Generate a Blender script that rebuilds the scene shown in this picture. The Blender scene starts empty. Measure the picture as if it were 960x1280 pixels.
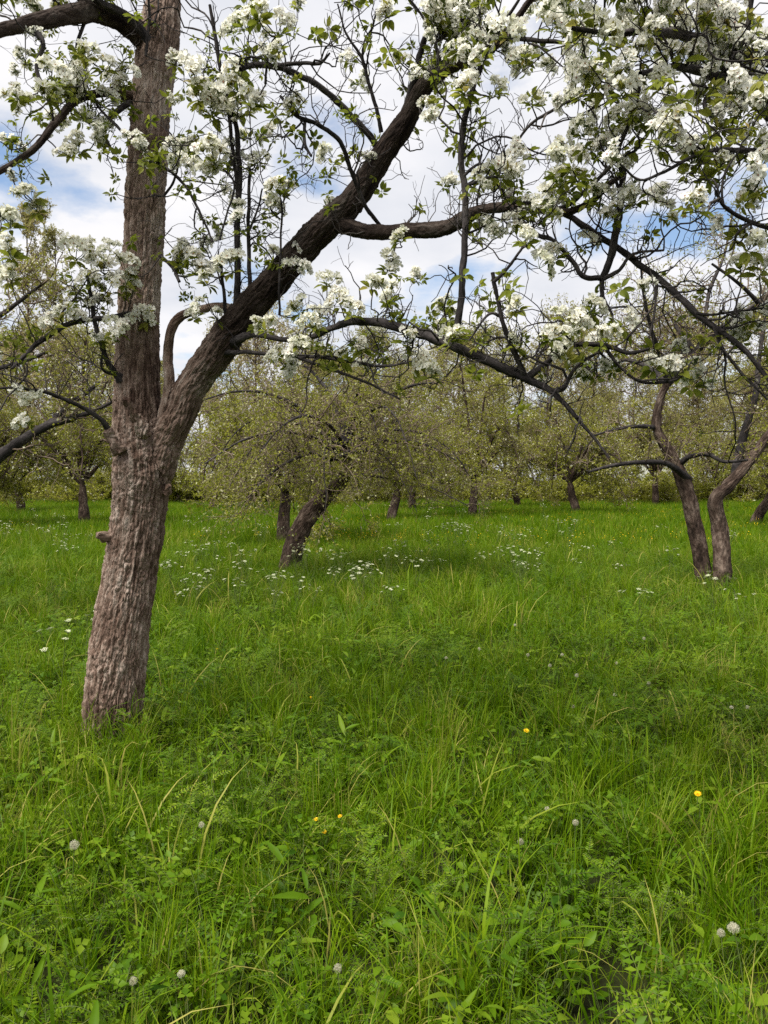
import bpy, math, random
import numpy as np
from mathutils import Vector

rng = np.random.default_rng(7)
random.seed(7)
C = bpy.context.scene.collection
S = bpy.context.scene

# ------------------------------------------------------------------ camera
FPX, PH, PW = 967.0, 1280.0, 960.0
HOR = 600.0                       # row of the eye-level horizon in the photograph
EYE = 1.6
PITCH = math.atan((PH / 2 - HOR) / FPX)
cam_d = bpy.data.cameras.new('camera')
cam = bpy.data.objects.new('camera', cam_d); C.objects.link(cam)
cam.location = (0, 0, EYE)
cam.rotation_euler = (math.pi / 2 - PITCH, 0, 0)
cam_d.sensor_fit = 'VERTICAL'; cam_d.sensor_height = 36; cam_d.lens = 36 * FPX / PH
cam_d.clip_start = 0.05; cam_d.clip_end = 2000
S.camera = cam

# ------------------------------------------------------------------ sky, sun, exposure
SUN_AZ, SUN_EL = math.radians(-132), math.radians(60)
w = bpy.data.worlds.new('World'); S.world = w; w.use_nodes = True
nt = w.node_tree; nt.nodes.clear()
N = nt.nodes.new; L = nt.links.new
out = N('ShaderNodeOutputWorld'); bg = N('ShaderNodeBackground'); bgc = N('ShaderNodeBackground'); mix = N('ShaderNodeMixShader')
sky = N('ShaderNodeTexSky'); sky.sky_type = 'NISHITA'; sky.sun_disc = False
sky.sun_elevation = SUN_EL; sky.sun_rotation = SUN_AZ
L(sky.outputs[0], bg.inputs[0]); bg.inputs[1].default_value = 0.10
tc = N('ShaderNodeTexCoord'); sep = N('ShaderNodeSeparateXYZ'); L(tc.outputs['Generated'], sep.inputs[0])
def M(op, a, b=None):
    n = N('ShaderNodeMath'); n.operation = op
    for i, v in enumerate((a, b)):
        if v is None: continue
        if isinstance(v, (int, float)): n.inputs[i].default_value = v
        else: L(v, n.inputs[i])
    return n.outputs[0]
zz = M('ADD', M('MAXIMUM', sep.outputs[2], 0.0), 0.22)
cmb = N('ShaderNodeCombineXYZ')
L(M('DIVIDE', sep.outputs[0], zz), cmb.inputs[0]); L(M('DIVIDE', sep.outputs[1], zz), cmb.inputs[1])
cmb.inputs[2].default_value = 3.7
n1 = N('ShaderNodeTexNoise'); n1.inputs['Scale'].default_value = 1.9; n1.inputs['Detail'].default_value = 9; n1.inputs['Roughness'].default_value = 0.55
L(cmb.outputs[0], n1.inputs['Vector'])
ramp = N('ShaderNodeValToRGB'); ramp.color_ramp.elements[0].position = 0.35; ramp.color_ramp.elements[1].position = 0.47
L(n1.outputs[0], ramp.inputs[0])
n2 = N('ShaderNodeTexNoise'); n2.inputs['Scale'].default_value = 2.6; n2.inputs['Detail'].default_value = 6
L(cmb.outputs[0], n2.inputs['Vector'])
ramp2 = N('ShaderNodeValToRGB')
ramp2.color_ramp.elements[0].position = 0.32; ramp2.color_ramp.elements[0].color = (0.73, 0.755, 0.82, 1)
ramp2.color_ramp.elements[1].position = 0.62; ramp2.color_ramp.elements[1].color = (0.95, 0.94, 0.96, 1)
L(n2.outputs[0], ramp2.inputs[0]); L(ramp2.outputs[0], bgc.inputs[0]); bgc.inputs[1].default_value = 0.565
L(ramp.outputs[0], mix.inputs[0]); L(bg.outputs[0], mix.inputs[1]); L(bgc.outputs[0], mix.inputs[2]); L(mix.outputs[0], out.inputs[0])
sd = bpy.data.lights.new('sun', 'SUN'); sd.energy = 4.4; sd.angle = math.radians(38); sd.color = (1, 0.96, 0.9)
sun = bpy.data.objects.new('sun', sd); C.objects.link(sun)
sv = Vector((math.sin(SUN_AZ) * math.cos(SUN_EL), math.cos(SUN_AZ) * math.cos(SUN_EL), math.sin(SUN_EL)))
sun.rotation_euler = sv.to_track_quat('Z', 'Y').to_euler()
S.view_settings.view_transform = 'Standard'; S.view_settings.look = 'None'
S.view_settings.gamma = 1; S.view_settings.exposure = 0.9; S.view_settings.use_curve_mapping = False
S.render.engine = 'CYCLES'
cy = S.cycles
cy.max_bounces = 5; cy.diffuse_bounces = 3; cy.glossy_bounces = 1; cy.transmission_bounces = 3; cy.transparent_max_bounces = 4
cy.use_denoising = False
cy.use_adaptive_sampling = False
cy.caustics_reflective = False; cy.caustics_refractive = False

# ------------------------------------------------------------------ pixel to world, noise
cp, sp = math.cos(PITCH), math.sin(PITCH)
def at(px, py, d):
    """the point d metres in front of the camera seen at (px, py) of the 960x1280 photograph"""
    x = (px - PW / 2) / FPX * d; u = (PH / 2 - py) / FPX * d
    return np.array([x, d * cp + u * sp, EYE - d * sp + u * cp])
def ats(pts):
    return np.array([at(p[0], p[1], p[2]) for p in pts]), np.array([p[3] * p[2] / FPX for p in pts])
_G = rng.normal(size=(256, 3)); _G /= np.linalg.norm(_G, axis=1, keepdims=True)
def _hash(i, j, k, s=0):
    h = (i.astype(np.int64) * 73856093) ^ (j.astype(np.int64) * 19349663) ^ (k.astype(np.int64) * 83492791) ^ (s * 2654435761)
    h = (h ^ (h >> 13)) * 1274126177
    return (h ^ (h >> 16)) & 0xffffff
def pn(p, s=0):
    i = np.floor(p).astype(np.int64); f = p - i; u = f * f * f * (f * (f * 6 - 15) + 10); r = 0
    for a in (0, 1):
        for b in (0, 1):
            for c in (0, 1):
                g = _G[_hash(i[:, 0] + a, i[:, 1] + b, i[:, 2] + c, s) & 255]
                d = ((f - np.array([a, b, c])) * g).sum(1)
                r = r + d * (u[:, 0] if a else 1 - u[:, 0]) * (u[:, 1] if b else 1 - u[:, 1]) * (u[:, 2] if c else 1 - u[:, 2])
    return r * 1.5
def fbm(p, o=4, s=0):
    r = 0; a = 1.0
    for k in range(o):
        r = r + a * pn(p * 2 ** k, s + k); a *= 0.5
    return r
def vor(p, s=0):
    i = np.floor(p).astype(np.int64); f1 = np.full(len(p), 9.0); f2 = np.full(len(p), 9.0); idv = np.zeros(len(p))
    for a in (-1, 0, 1):
        for b in (-1, 0, 1):
            for c in (-1, 0, 1):
                ii = i + np.array([a, b, c])
                h = _hash(ii[:, 0], ii[:, 1], ii[:, 2], s)
                q = ii + np.stack([(h & 255) / 255, ((h >> 8) & 255) / 255, ((h >> 16) & 255) / 255], 1)
                d = np.linalg.norm(p - q, axis=1)
                n = d < f1
                f2 = np.where(n, f1, np.minimum(f2, d)); f1 = np.where(n, d, f1); idv = np.where(n, (h & 1023) / 1023, idv)
    return f1, f2, idv
def unit(v):
    return v / np.maximum(np.linalg.norm(v, axis=-1, keepdims=True), 1e-9)
def gz(x, y):
    p = np.stack([np.asarray(x, float) * 0.12, np.asarray(y, float) * 0.12, np.zeros_like(np.asarray(x, float))], -1).reshape(-1, 3)
    return (pn(p, 5) * 0.10 + pn(p * 6, 6) * 0.02).reshape(np.shape(x))
def gz1(x, y): return float(gz(np.array([x]), np.array([y]))[0])

# ------------------------------------------------------------------ mesh builder
class Geo:
    def __init__(s): s.v = []; s.q = []; s.t = []; s.tint = []; s.bk = []; s.mq = []; s.mt = []; s.n = 0
    def add(s, v, q=None, t=None, tint=0.5, bk=None, m=0):
        v = np.asarray(v, float).reshape(-1, 3)
        s.v.append(v)
        if q is not None and len(q): s.q.append(np.asarray(q) + s.n); s.mq.append(np.full(len(q), m))
        if t is not None and len(t): s.t.append(np.asarray(t) + s.n); s.mt.append(np.full(len(t), m))
        s.tint.append(np.broadcast_to(np.asarray(tint, float), (len(v),)))
        s.bk.append(v if bk is None else bk)
        s.n += len(v)
    def merge(s, o):
        for v, ti, b in zip(o.v, o.tint, o.bk): s.v.append(v); s.tint.append(ti); s.bk.append(b)
        for q, m in zip(o.q, o.mq): s.q.append(q + s.n); s.mq.append(m)
        for t, m in zip(o.t, o.mt): s.t.append(t + s.n); s.mt.append(m)
        s.n += o.n
    def arrays(s):
        return np.concatenate(s.v), (np.concatenate(s.q) if s.q else np.zeros((0, 4), int)), (np.concatenate(s.t) if s.t else np.zeros((0, 3), int))
    def mesh(s, name, mats, smooth=True):
        v, q, t = s.arrays()
        me = bpy.data.meshes.new(name)
        me.vertices.add(len(v)); me.vertices.foreach_set('co', v.astype(np.float32).ravel())
        nl = len(q) * 4 + len(t) * 3
        me.loops.add(nl); me.loops.foreach_set('vertex_index', np.concatenate([q.ravel(), t.ravel()]).astype(np.int32))
        me.polygons.add(len(q) + len(t))
        st = np.concatenate([np.arange(len(q)) * 4, len(q) * 4 + np.arange(len(t)) * 3]).astype(np.int32)
        me.polygons.foreach_set('loop_start', st)
        mi = np.concatenate((s.mq + s.mt) or [np.zeros(0)]).astype(np.int32)
        for m in mats: me.materials.append(m)
        me.polygons.foreach_set('material_index', mi)
        me.polygons.foreach_set('use_smooth', np.full(len(q) + len(t), smooth))
        a = me.attributes.new('tint', 'FLOAT', 'POINT'); a.data.foreach_set('value', np.concatenate(s.tint).astype(np.float32))
        b = me.attributes.new('bk', 'FLOAT_VECTOR', 'POINT'); b.data.foreach_set('vector', np.concatenate(s.bk).astype(np.float32).ravel())
        me.update(); me.validate()
        return me
def obj(name, geo, mats, parent=None, smooth=True):
    me = geo if isinstance(geo, bpy.types.Mesh) else geo.mesh(name, mats if isinstance(mats, (list, tuple)) else [mats], smooth)
    o = bpy.data.objects.new(name, me); C.objects.link(o)
    if parent is not None:
        o.parent = parent
        o.matrix_parent_inverse = parent.matrix_basis.inverted()
    return o
def thing(name, label, cat, loc, group=None):
    o = bpy.data.objects.new(name, None); C.objects.link(o); o.location = loc
    o.empty_display_size = 0.1
    o['label'] = label; o['category'] = cat
    if group: o['group'] = group
    return o
def tag(o, label, cat=None, group=None, kind=None):
    o['label'] = label
    if cat: o['category'] = cat
    if group: o['group'] = group
    if kind: o['kind'] = kind
    return o

def cat_rom(P, R, n):
    """smooth polyline through P (K,3), R (K) with n points per span"""
    K = len(P); Q = np.vstack([2 * P[0] - P[1], P, 2 * P[-1] - P[-2]]); oP = []; oR = []
    for i in range(K - 1):
        t = np.linspace(0, 1, n, endpoint=False)[:, None]
        a, b, c, d = Q[i], Q[i + 1], Q[i + 2], Q[i + 3]
        oP.append(0.5 * (2 * b + (c - a) * t + (2 * a - 5 * b + 4 * c - d) * t ** 2 + (3 * b - a - 3 * c + d) * t ** 3))
        oR.append(R[i] + (R[i + 1] - R[i]) * t[:, 0])
    oP.append(P[-1:]); oR.append(R[-1:])
    return np.vstack(oP), np.concatenate(oR)
def tubes(geo, P, R, sides, cap=False, tint=None, lump=0.0, m=0):
    """P (M,N,3), R (M,N): M tapered tubes"""
    P = np.asarray(P); R = np.asarray(R); Mm, Nn = R.shape
    if Mm == 0: return
    T = np.empty_like(P); T[:, 1:-1] = P[:, 2:] - P[:, :-2]; T[:, 0] = P[:, 1] - P[:, 0]; T[:, -1] = P[:, -1] - P[:, -2]; T = unit(T)
    mean = unit(P[:, -1] - P[:, 0] + 1e-6)
    ref = np.where(np.abs(mean[:, 1:2]) < 0.8, np.array([[0, 1.0, 0]]), np.array([[1.0, 0, 0]]))
    ref = unit(ref - (ref * mean).sum(1, keepdims=True) * mean)[:, None, :]
    A = unit(ref - (ref * T).sum(2, keepdims=True) * T); B = np.cross(T, A)
    th = np.arange(sides) / sides * 2 * np.pi
    ct, stn = np.cos(th), np.sin(th)
    off = A[:, :, None, :] * ct[None, None, :, None] + B[:, :, None, :] * stn[None, None, :, None]
    RR = R[:, :, None, None] * np.ones((1, 1, sides, 1))
    s = np.concatenate([np.zeros((Mm, 1)), np.cumsum(np.linalg.norm(np.diff(P, axis=1), axis=2), 1)], 1)
    rm = R.mean(1)[:, None, None]
    bk = np.stack([np.broadcast_to(ct[None, None] * rm, (Mm, Nn, sides)), np.broadcast_to(stn[None, None] * rm, (Mm, Nn, sides)),
                   np.broadcast_to(s[:, :, None], (Mm, Nn, sides))], -1).reshape(-1, 3)
    if lump:
        k = pn(bk / np.maximum(np.repeat(rm.ravel(), Nn * sides), 1e-4)[:, None] * np.array([1.1, 1.1, .35]), 3).reshape(Mm, Nn, sides, 1)
        k = k + .55 * pn(bk / np.maximum(np.repeat(rm.ravel(), Nn * sides), 1e-4)[:, None] * np.array([2.6, 2.6, .9]), 4).reshape(Mm, Nn, sides, 1)
        RR = RR * (1 + lump * k)
    V = P[:, :, None, :] + off * RR
    idx = np.arange(Mm * Nn * sides).reshape(Mm, Nn, sides)
    a = idx[:, :-1]; b = idx[:, 1:]
    q = np.stack([a, np.roll(a, -1, 2), np.roll(b, -1, 2), b], -1).reshape(-1, 4)
    ti = 0.5 if tint is None else np.repeat(tint, Nn * sides)
    base = geo.n
    geo.add(V.reshape(-1, 3), q=q, tint=ti, bk=bk + rng.uniform(0, 3), m=m)
    if cap:
        for mm in range(Mm):
            for e, r_ in ((0, -1), (Nn - 1, 1)):
                ring = idx[mm, e]; c = P[mm, e] + T[mm, e] * R[mm, e] * 0.35 * r_
                k0 = geo.n
                geo.add(c[None], bk=bk[ring[:1]])
                rr = ring + base
                tt = np.stack([rr, np.roll(rr, -1), np.full(sides, k0)], 1) if r_ > 0 else np.stack([np.roll(rr, -1), rr, np.full(sides, k0)], 1)
                geo.t.append(tt); geo.mt.append(np.full(len(tt), m))
def grow(start, d, length, n, wig, up=0.0, g=None):
    Mm = len(start); P = np.empty((Mm, n + 1, 3)); P[:, 0] = start; d = unit(d)
    for i in range(n):
        d = unit(d + rng.normal(size=(Mm, 3)) * wig + np.array([0, 0, up]))
        P[:, i + 1] = P[:, i] + d * (length / n)[:, None]
    return P
def spawn(P, R, k, t0=0.2, t1=1.0, ang=(40, 85), up=0.2):
    """k side shoots on each of the M polylines: start, direction, radius there, parent length"""
    Mm, Nn = R.shape; pi = np.repeat(np.arange(Mm), k); t = rng.uniform(t0, t1, Mm * k) * (Nn - 1)
    i = np.minimum(t.astype(int), Nn - 2); f = (t - i)[:, None]
    st = P[pi, i] * (1 - f) + P[pi, i + 1] * f; tan = unit(P[pi, i + 1] - P[pi, i])
    perp = rng.normal(size=st.shape); perp[:, 2] += up * 2; perp = unit(perp - (perp * tan).sum(1, keepdims=True) * tan)
    a = np.radians(rng.uniform(ang[0], ang[1], len(st)))[:, None]
    return st, tan * np.cos(a) + perp * np.sin(a), R[pi, i], t / (Nn - 1), pi
def taper(r0, n, end=0.35): return r0[:, None] * np.linspace(1, end, n)[None]

def leafs(geo, base, d, nrm, ln, wd, tint, detail=2, fold=0.25, curl=0.25, m=0):
    """M leaves from base along d; detail 0 diamond, 1 folded diamond, 2 oval with a midrib"""
    Mm = len(base); d = unit(d); s = unit(np.cross(d, nrm)); n = np.cross(s, d)
    if detail == 0: prof = [(0, 0, 0), (.5, -.5, 0), (1, 0, 0), (.5, .5, 0)]; fq = [(0, 1, 2, 3)]
    elif detail == 1:
        prof = [(0, 0, 0), (.45, -.5, .5), (1, 0, 0), (.45, .5, .5), (.45, 0, 0)]; fq = []; ft = [(0, 1, 4), (1, 2, 4), (2, 3, 4), (3, 0, 4)]
    else:
        prof = [(0, 0, 0), (.22, -.36, .36), (.52, -.5, .5), (.8, -.3, .3), (1, 0, 0), (.8, .3, .3), (.52, .5, .5), (.22, .36, .36), (.3, 0, 0), (.62, 0, 0)]
        fq = [(0, 1, 2, 8), (2, 3, 9, 8), (0, 8, 6, 7), (8, 9, 5, 6)]; ft = [(3, 4, 9), (4, 5, 9)]
    pr = np.array(prof); k = len(pr)
    x, y, z = pr[:, 0], pr[:, 1], pr[:, 2]
    V = base[:, None] + d[:, None] * (x[None, :, None] * ln[:, None, None]) + s[:, None] * (y[None, :, None] * wd[:, None, None]) \
        + n[:, None] * ((z[None] * fold * wd[:, None] * 2 - (x ** 2)[None] * curl * ln[:, None])[:, :, None])
    o = (np.arange(Mm) * k)[:, None, None]
    q = (np.array(fq)[None] + o).reshape(-1, 4) if fq else None
    t = (np.array(ft)[None] + o).reshape(-1, 3) if detail else None
    geo.add(V.reshape(-1, 3), q=q, t=t, tint=np.repeat(tint, k), m=m)
def rdir(n, upb=0.0):
    v = rng.normal(size=(n, 3)); v[:, 2] += upb; return unit(v)

# ------------------------------------------------------------------ materials
def mat(name):
    m = bpy.data.materials.new(name); m.use_nodes = True; m.node_tree.nodes.clear(); return m
def ramp_node(nt, stops):
    r = nt.nodes.new('ShaderNodeValToRGB'); e = r.color_ramp.elements
    while len(e) < len(stops): e.new(0.5)
    for k, (p, c) in zip(e, stops): k.position = p; k.color = (*c, 1)
    return r
def leaf_mat(name, stops, trans=0.35, rough=0.5, gloss=0.12, patch=None, inst=0.35):
    """stops colour the leaf by its own tint, a random value per plant and (patch) where it grows"""
    m = mat(name); nt = m.node_tree; n = nt.nodes.new; l = nt.links.new
    o = n('ShaderNodeOutputMaterial'); at_ = n('ShaderNodeAttribute'); at_.attribute_name = 'tint'
    oi = n('ShaderNodeObjectInfo')
    mm = n('ShaderNodeMath'); mm.operation = 'MULTIPLY_ADD'; l(oi.outputs['Random'], mm.inputs[0]); mm.inputs[1].default_value = inst; l(at_.outputs['Fac'], mm.inputs[2])
    s = n('ShaderNodeMath'); s.operation = 'SUBTRACT'; l(mm.outputs[0], s.inputs[0]); s.inputs[1].default_value = inst / 2
    val = s.outputs[0]
    if patch:
        ge = n('ShaderNodeNewGeometry'); nz = n('ShaderNodeTexNoise'); nz.inputs['Scale'].default_value = patch; nz.inputs['Detail'].default_value = 3
        l(ge.outputs['Position'], nz.inputs['Vector'])
        k = n('ShaderNodeMath'); k.operation = 'MULTIPLY_ADD'; l(nz.outputs[0], k.inputs[0]); k.inputs[1].default_value = 0.9
        k2 = n('ShaderNodeMath'); k2.operation = 'SUBTRACT'; l(val, k2.inputs[0]); k2.inputs[1].default_value = 0.45
        l(k2.outputs[0], k.inputs[2]); val = k.outputs[0]
    r = ramp_node(nt, stops); l(val, r.inputs[0])
    df = n('ShaderNodeBsdfPrincipled'); df.inputs['Roughness'].default_value = rough; df.inputs['Specular IOR Level'].default_value = gloss
    l(r.outputs[0], df.inputs['Base Color'])
    tr = n('ShaderNodeBsdfTranslucent'); l(r.outputs[0], tr.inputs[0])
    mx = n('ShaderNodeMixShader'); mx.inputs[0].default_value = trans; l(df.outputs[0], mx.inputs[1]); l(tr.outputs[0], mx.inputs[2]); l(mx.outputs[0], o.inputs[0])
    return m
def bark_mat(name, c1, c2, c3, scale=30, stretch=0.25, bump=0.7, dist=0.006, rough=0.9, shade_limbs=False):
    m = mat(name); nt = m.node_tree; n = nt.nodes.new; l = nt.links.new
    o = n('ShaderNodeOutputMaterial'); a = n('ShaderNodeAttribute'); a.attribute_name = 'bk'
    mp = n('ShaderNodeMapping'); mp.inputs['Scale'].default_value = (1, 1, stretch); l(a.outputs['Vector'], mp.inputs[0])
    nz = n('ShaderNodeTexNoise'); nz.inputs['Scale'].default_value = scale; nz.inputs['Detail'].default_value = 8; nz.inputs['Roughness'].default_value = 0.7; l(mp.outputs[0], nz.inputs['Vector'])
    vo = n('ShaderNodeTexVoronoi'); vo.inputs['Scale'].default_value = scale * 1.7; vo.feature = 'F1'
    wv = n('ShaderNodeMixRGB'); wv.blend_type = 'ADD'; wv.inputs[0].default_value = 0.03; l(mp.outputs[0], wv.inputs[1]); l(nz.outputs['Color'], wv.inputs[2]); l(wv.outputs[0], vo.inputs['Vector'])
    nl = n('ShaderNodeTexNoise'); nl.inputs['Scale'].default_value = 3.0; nl.inputs['Detail'].default_value = 5; l(a.outputs['Vector'], nl.inputs['Vector'])
    r = ramp_node(nt, [(0.32, c1), (0.5, c2), (0.7, c3)])
    ad = n('ShaderNodeMath'); ad.operation = 'MULTIPLY_ADD'; l(nl.outputs[0], ad.inputs[0]); ad.inputs[1].default_value = 0.7; ad.inputs[2].default_value = -0.35
    ad2 = n('ShaderNodeMath'); ad2.operation = 'ADD'; l(ad.outputs[0], ad2.inputs[0]); l(nz.outputs[0], ad2.inputs[1]); l(ad2.outputs[0], r.inputs[0])
    hh = n('ShaderNodeMath'); hh.operation = 'MULTIPLY_ADD'; l(vo.outputs['Distance'], hh.inputs[0]); hh.inputs[1].default_value = -0.6; l(nz.outputs[0], hh.inputs[2])
    b = n('ShaderNodeBump'); b.inputs['Strength'].default_value = bump; b.inputs['Distance'].default_value = dist; l(hh.outputs[0], b.inputs['Height'])
    p = n('ShaderNodeBsdfPrincipled'); p.inputs['Roughness'].default_value = rough; p.inputs['Specular IOR Level'].default_value = 0.15
    col = r.outputs[0]
    if shade_limbs:   # tint multiplies the backlit limbs' shade into the bark colour; cell varies the plates
        lsh = n('ShaderNodeAttribute'); lsh.attribute_name = 'tint'
        mu = n('ShaderNodeMixRGB'); mu.blend_type = 'MULTIPLY'; l(lsh.outputs['Fac'], mu.inputs[0]); l(col, mu.inputs[1]); mu.inputs[2].default_value = (.20, .205, .21, 1); col = mu.outputs[0]
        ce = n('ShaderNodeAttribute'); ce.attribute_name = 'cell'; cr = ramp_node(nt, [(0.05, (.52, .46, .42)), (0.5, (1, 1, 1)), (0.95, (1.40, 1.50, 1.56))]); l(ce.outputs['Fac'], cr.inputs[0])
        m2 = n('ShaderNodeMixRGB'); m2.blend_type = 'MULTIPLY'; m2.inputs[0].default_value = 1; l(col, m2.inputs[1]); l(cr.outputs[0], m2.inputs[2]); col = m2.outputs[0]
    l(col, p.inputs['Base Color']); l(b.outputs[0], p.inputs['Normal']); l(p.outputs[0], o.inputs[0])
    return m
M_bark = bark_mat('furrowed_bark', (0.06, 0.035, 0.025), (0.20, 0.136, 0.102), (0.37, 0.295, 0.24), 42, 0.11, 1.0, 0.014, shade_limbs=True)
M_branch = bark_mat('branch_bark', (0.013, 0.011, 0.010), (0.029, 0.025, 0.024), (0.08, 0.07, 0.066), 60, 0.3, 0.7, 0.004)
M_shoot = bark_mat('shoot_bark', (0.10, 0.09, 0.085), (0.16, 0.15, 0.145), (0.24, 0.225, 0.21), 60, 0.3, 0.5, 0.002)
M_twig = bark_mat('twig_bark', (0.035, 0.029, 0.026), (0.065, 0.055, 0.05), (0.12, 0.105, 0.09), 80, 0.3, 0.3, 0.002)
M_ftrunk = bark_mat('orchard_bark', (0.016, 0.010, 0.007), (0.058, 0.038, 0.028), (0.18, 0.135, 0.105), 24, 0.33, 1.0, 0.03)
M_ftwig = bark_mat('orchard_twig', (0.07, 0.05, 0.036), (0.13, 0.098, 0.07), (0.21, 0.165, 0.12), 8, 0.4, 0.2, 0.004)
M_leaf = leaf_mat('pear_leaf', [(0.0, (0.10, 0.13, 0.012)), (0.45, (0.19, 0.215, 0.026)), (0.75, (0.28, 0.28, 0.05)), (1.0, (0.38, 0.29, 0.09))], 0.55)
M_petal = leaf_mat('petal', [(0.0, (0.68, 0.69, 0.50)), (0.6, (0.82, 0.81, 0.71)), (1.0, (0.87, 0.86, 0.80))], 0.45, 0.6, 0.1)
M_stamen = leaf_mat('stamen', [(0.0, (0.40, 0.42, 0.12)), (1.0, (0.30, 0.14, 0.10))], 0.2)
M_oleaf = leaf_mat('orchard_leaf', [(0.0, (0.14, 0.16, 0.012)), (0.5, (0.25, 0.26, 0.028)), (0.85, (0.34, 0.325, 0.055)), (1.0, (0.72, 0.70, 0.52))], 0.5, inst=0.2)
M_wleaf = leaf_mat('wood_leaf', [(0.0, (0.24, 0.25, 0.05)), (0.5, (0.35, 0.33, 0.10)), (1.0, (0.42, 0.34, 0.20))], 0.5, inst=0.5)
M_grass = leaf_mat('grass_blade', [(0.0, (0.035, 0.09, 0.002)), (0.4, (0.095, 0.182, 0.003)), (0.75, (0.165, 0.245, 0.006)), (1.0, (0.36, 0.33, 0.08))], 0.45, 0.42, 0.10, patch=0.7, inst=0.45)
M_vetch = leaf_mat('vetch_leaf', [(0.0, (0.03, 0.08, 0.003)), (0.5, (0.092, 0.172, 0.004)), (1.0, (0.185, 0.25, 0.015))], 0.4, 0.45, 0.12, patch=0.9, inst=0.45)
M_white = leaf_mat('white_umbel', [(0.0, (0.40, 0.46, 0.22)), (1.0, (0.68, 0.68, 0.50))], 0.3)
M_yellow = leaf_mat('yellow_petal', [(0.0, (0.75, 0.42, 0.01)), (1.0, (0.85, 0.62, 0.02))], 0.2)
M_stem = leaf_mat('green_stem', [(0.0, (0.06, 0.10, 0.02)), (1.0, (0.16, 0.19, 0.06))], 0.2)
M_fluff = leaf_mat('seed_fluff', [(0.0, (0.46, 0.43, 0.28)), (1.0, (0.80, 0.77, 0.62))], 0.6)
gm = mat('meadow_soil'); nt = gm.node_tree
o_ = nt.nodes.new('ShaderNodeOutputMaterial'); p_ = nt.nodes.new('ShaderNodeBsdfPrincipled'); z_ = nt.nodes.new('ShaderNodeTexNoise'); ge_ = nt.nodes.new('ShaderNodeNewGeometry')
z_.inputs['Scale'].default_value = 1.3; z_.inputs['Detail'].default_value = 8; nt.links.new(ge_.outputs['Position'], z_.inputs['Vector'])
r_ = ramp_node(nt, [(0.3, (0.012, 0.012, 0.006)), (0.55, (0.022, 0.026, 0.008)), (0.75, (0.045, 0.055, 0.013))]); nt.links.new(z_.outputs[0], r_.inputs[0])
nt.links.new(r_.outputs[0], p_.inputs['Base Color']); p_.inputs['Roughness'].default_value = 1; p_.inputs['Specular IOR Level'].default_value = 0.05; nt.links.new(p_.outputs[0], o_.inputs[0])
M_ground = gm

# ------------------------------------------------------------------ ground
gx = np.concatenate([[-900, -300, -120], np.arange(-60, 61, 1.0), [120, 300, 900]])
gy = np.concatenate([[-60], np.arange(-6, 90, 1.0), [130, 300, 1200]])
X, Y = np.meshgrid(gx, gy); Z = gz(X, Y); nx, ny = len(gx), len(gy)
ii = np.arange(nx * ny).reshape(ny, nx)
g = Geo(); g.add(np.stack([X, Y, Z], -1).reshape(-1, 3), q=np.stack([ii[:-1, :-1], ii[:-1, 1:], ii[1:, 1:], ii[1:, :-1]], -1).reshape(-1, 4))
tag(obj('ground', g, M_ground), 'flat meadow ground under the grass', kind='structure')

# ------------------------------------------------------------------ pieces of blossom
def flower_geo(geo, c, n, r, seed_t):
    """one five-petalled pear flower at c facing n"""
    n = unit(n); a = unit(np.cross(n, np.array([0.31, 0.77, 0.55]))); b = np.cross(n, a)
    ph = rng.uniform(0, 6.28)
    prof = np.array([(.10, 0), (.42, -.30), (.78, -.40), (1.0, -.16), (1.0, .16), (.78, .40), (.42, .30)])
    cup = rng.uniform(0.15, 0.55)
    for k in range(5):
        th = ph + k * 2 * np.pi / 5 + rng.normal() * .08
        e = a * np.cos(th) + b * np.sin(th); f = -a * np.sin(th) + b * np.cos(th)
        rr = r * rng.uniform(.88, 1.08)
        V = c + e * (prof[:, :1] * rr) + f * (prof[:, 1:] * rr) + n * ((prof[:, :1] ** 1.6 * cup + np.abs(prof[:, 1:]) * .25) * rr)
        geo.add(V, q=[(0, 1, 2, 5), (2, 3, 4, 5)], t=[(0, 5, 6)], tint=np.clip(seed_t + rng.normal() * .15, 0, 1))
    k = 6; th = np.arange(k) / k * 6.283
    V = np.vstack([c + n * r * .28, c + n * r * .16 + (a[None] * np.cos(th)[:, None] + b[None] * np.sin(th)[:, None]) * r * .2])
    geo.add(V, t=[(0, 1 + i, 1 + (i + 1) % k) for i in range(k)], tint=rng.uniform(0, 1), m=1)
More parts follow.
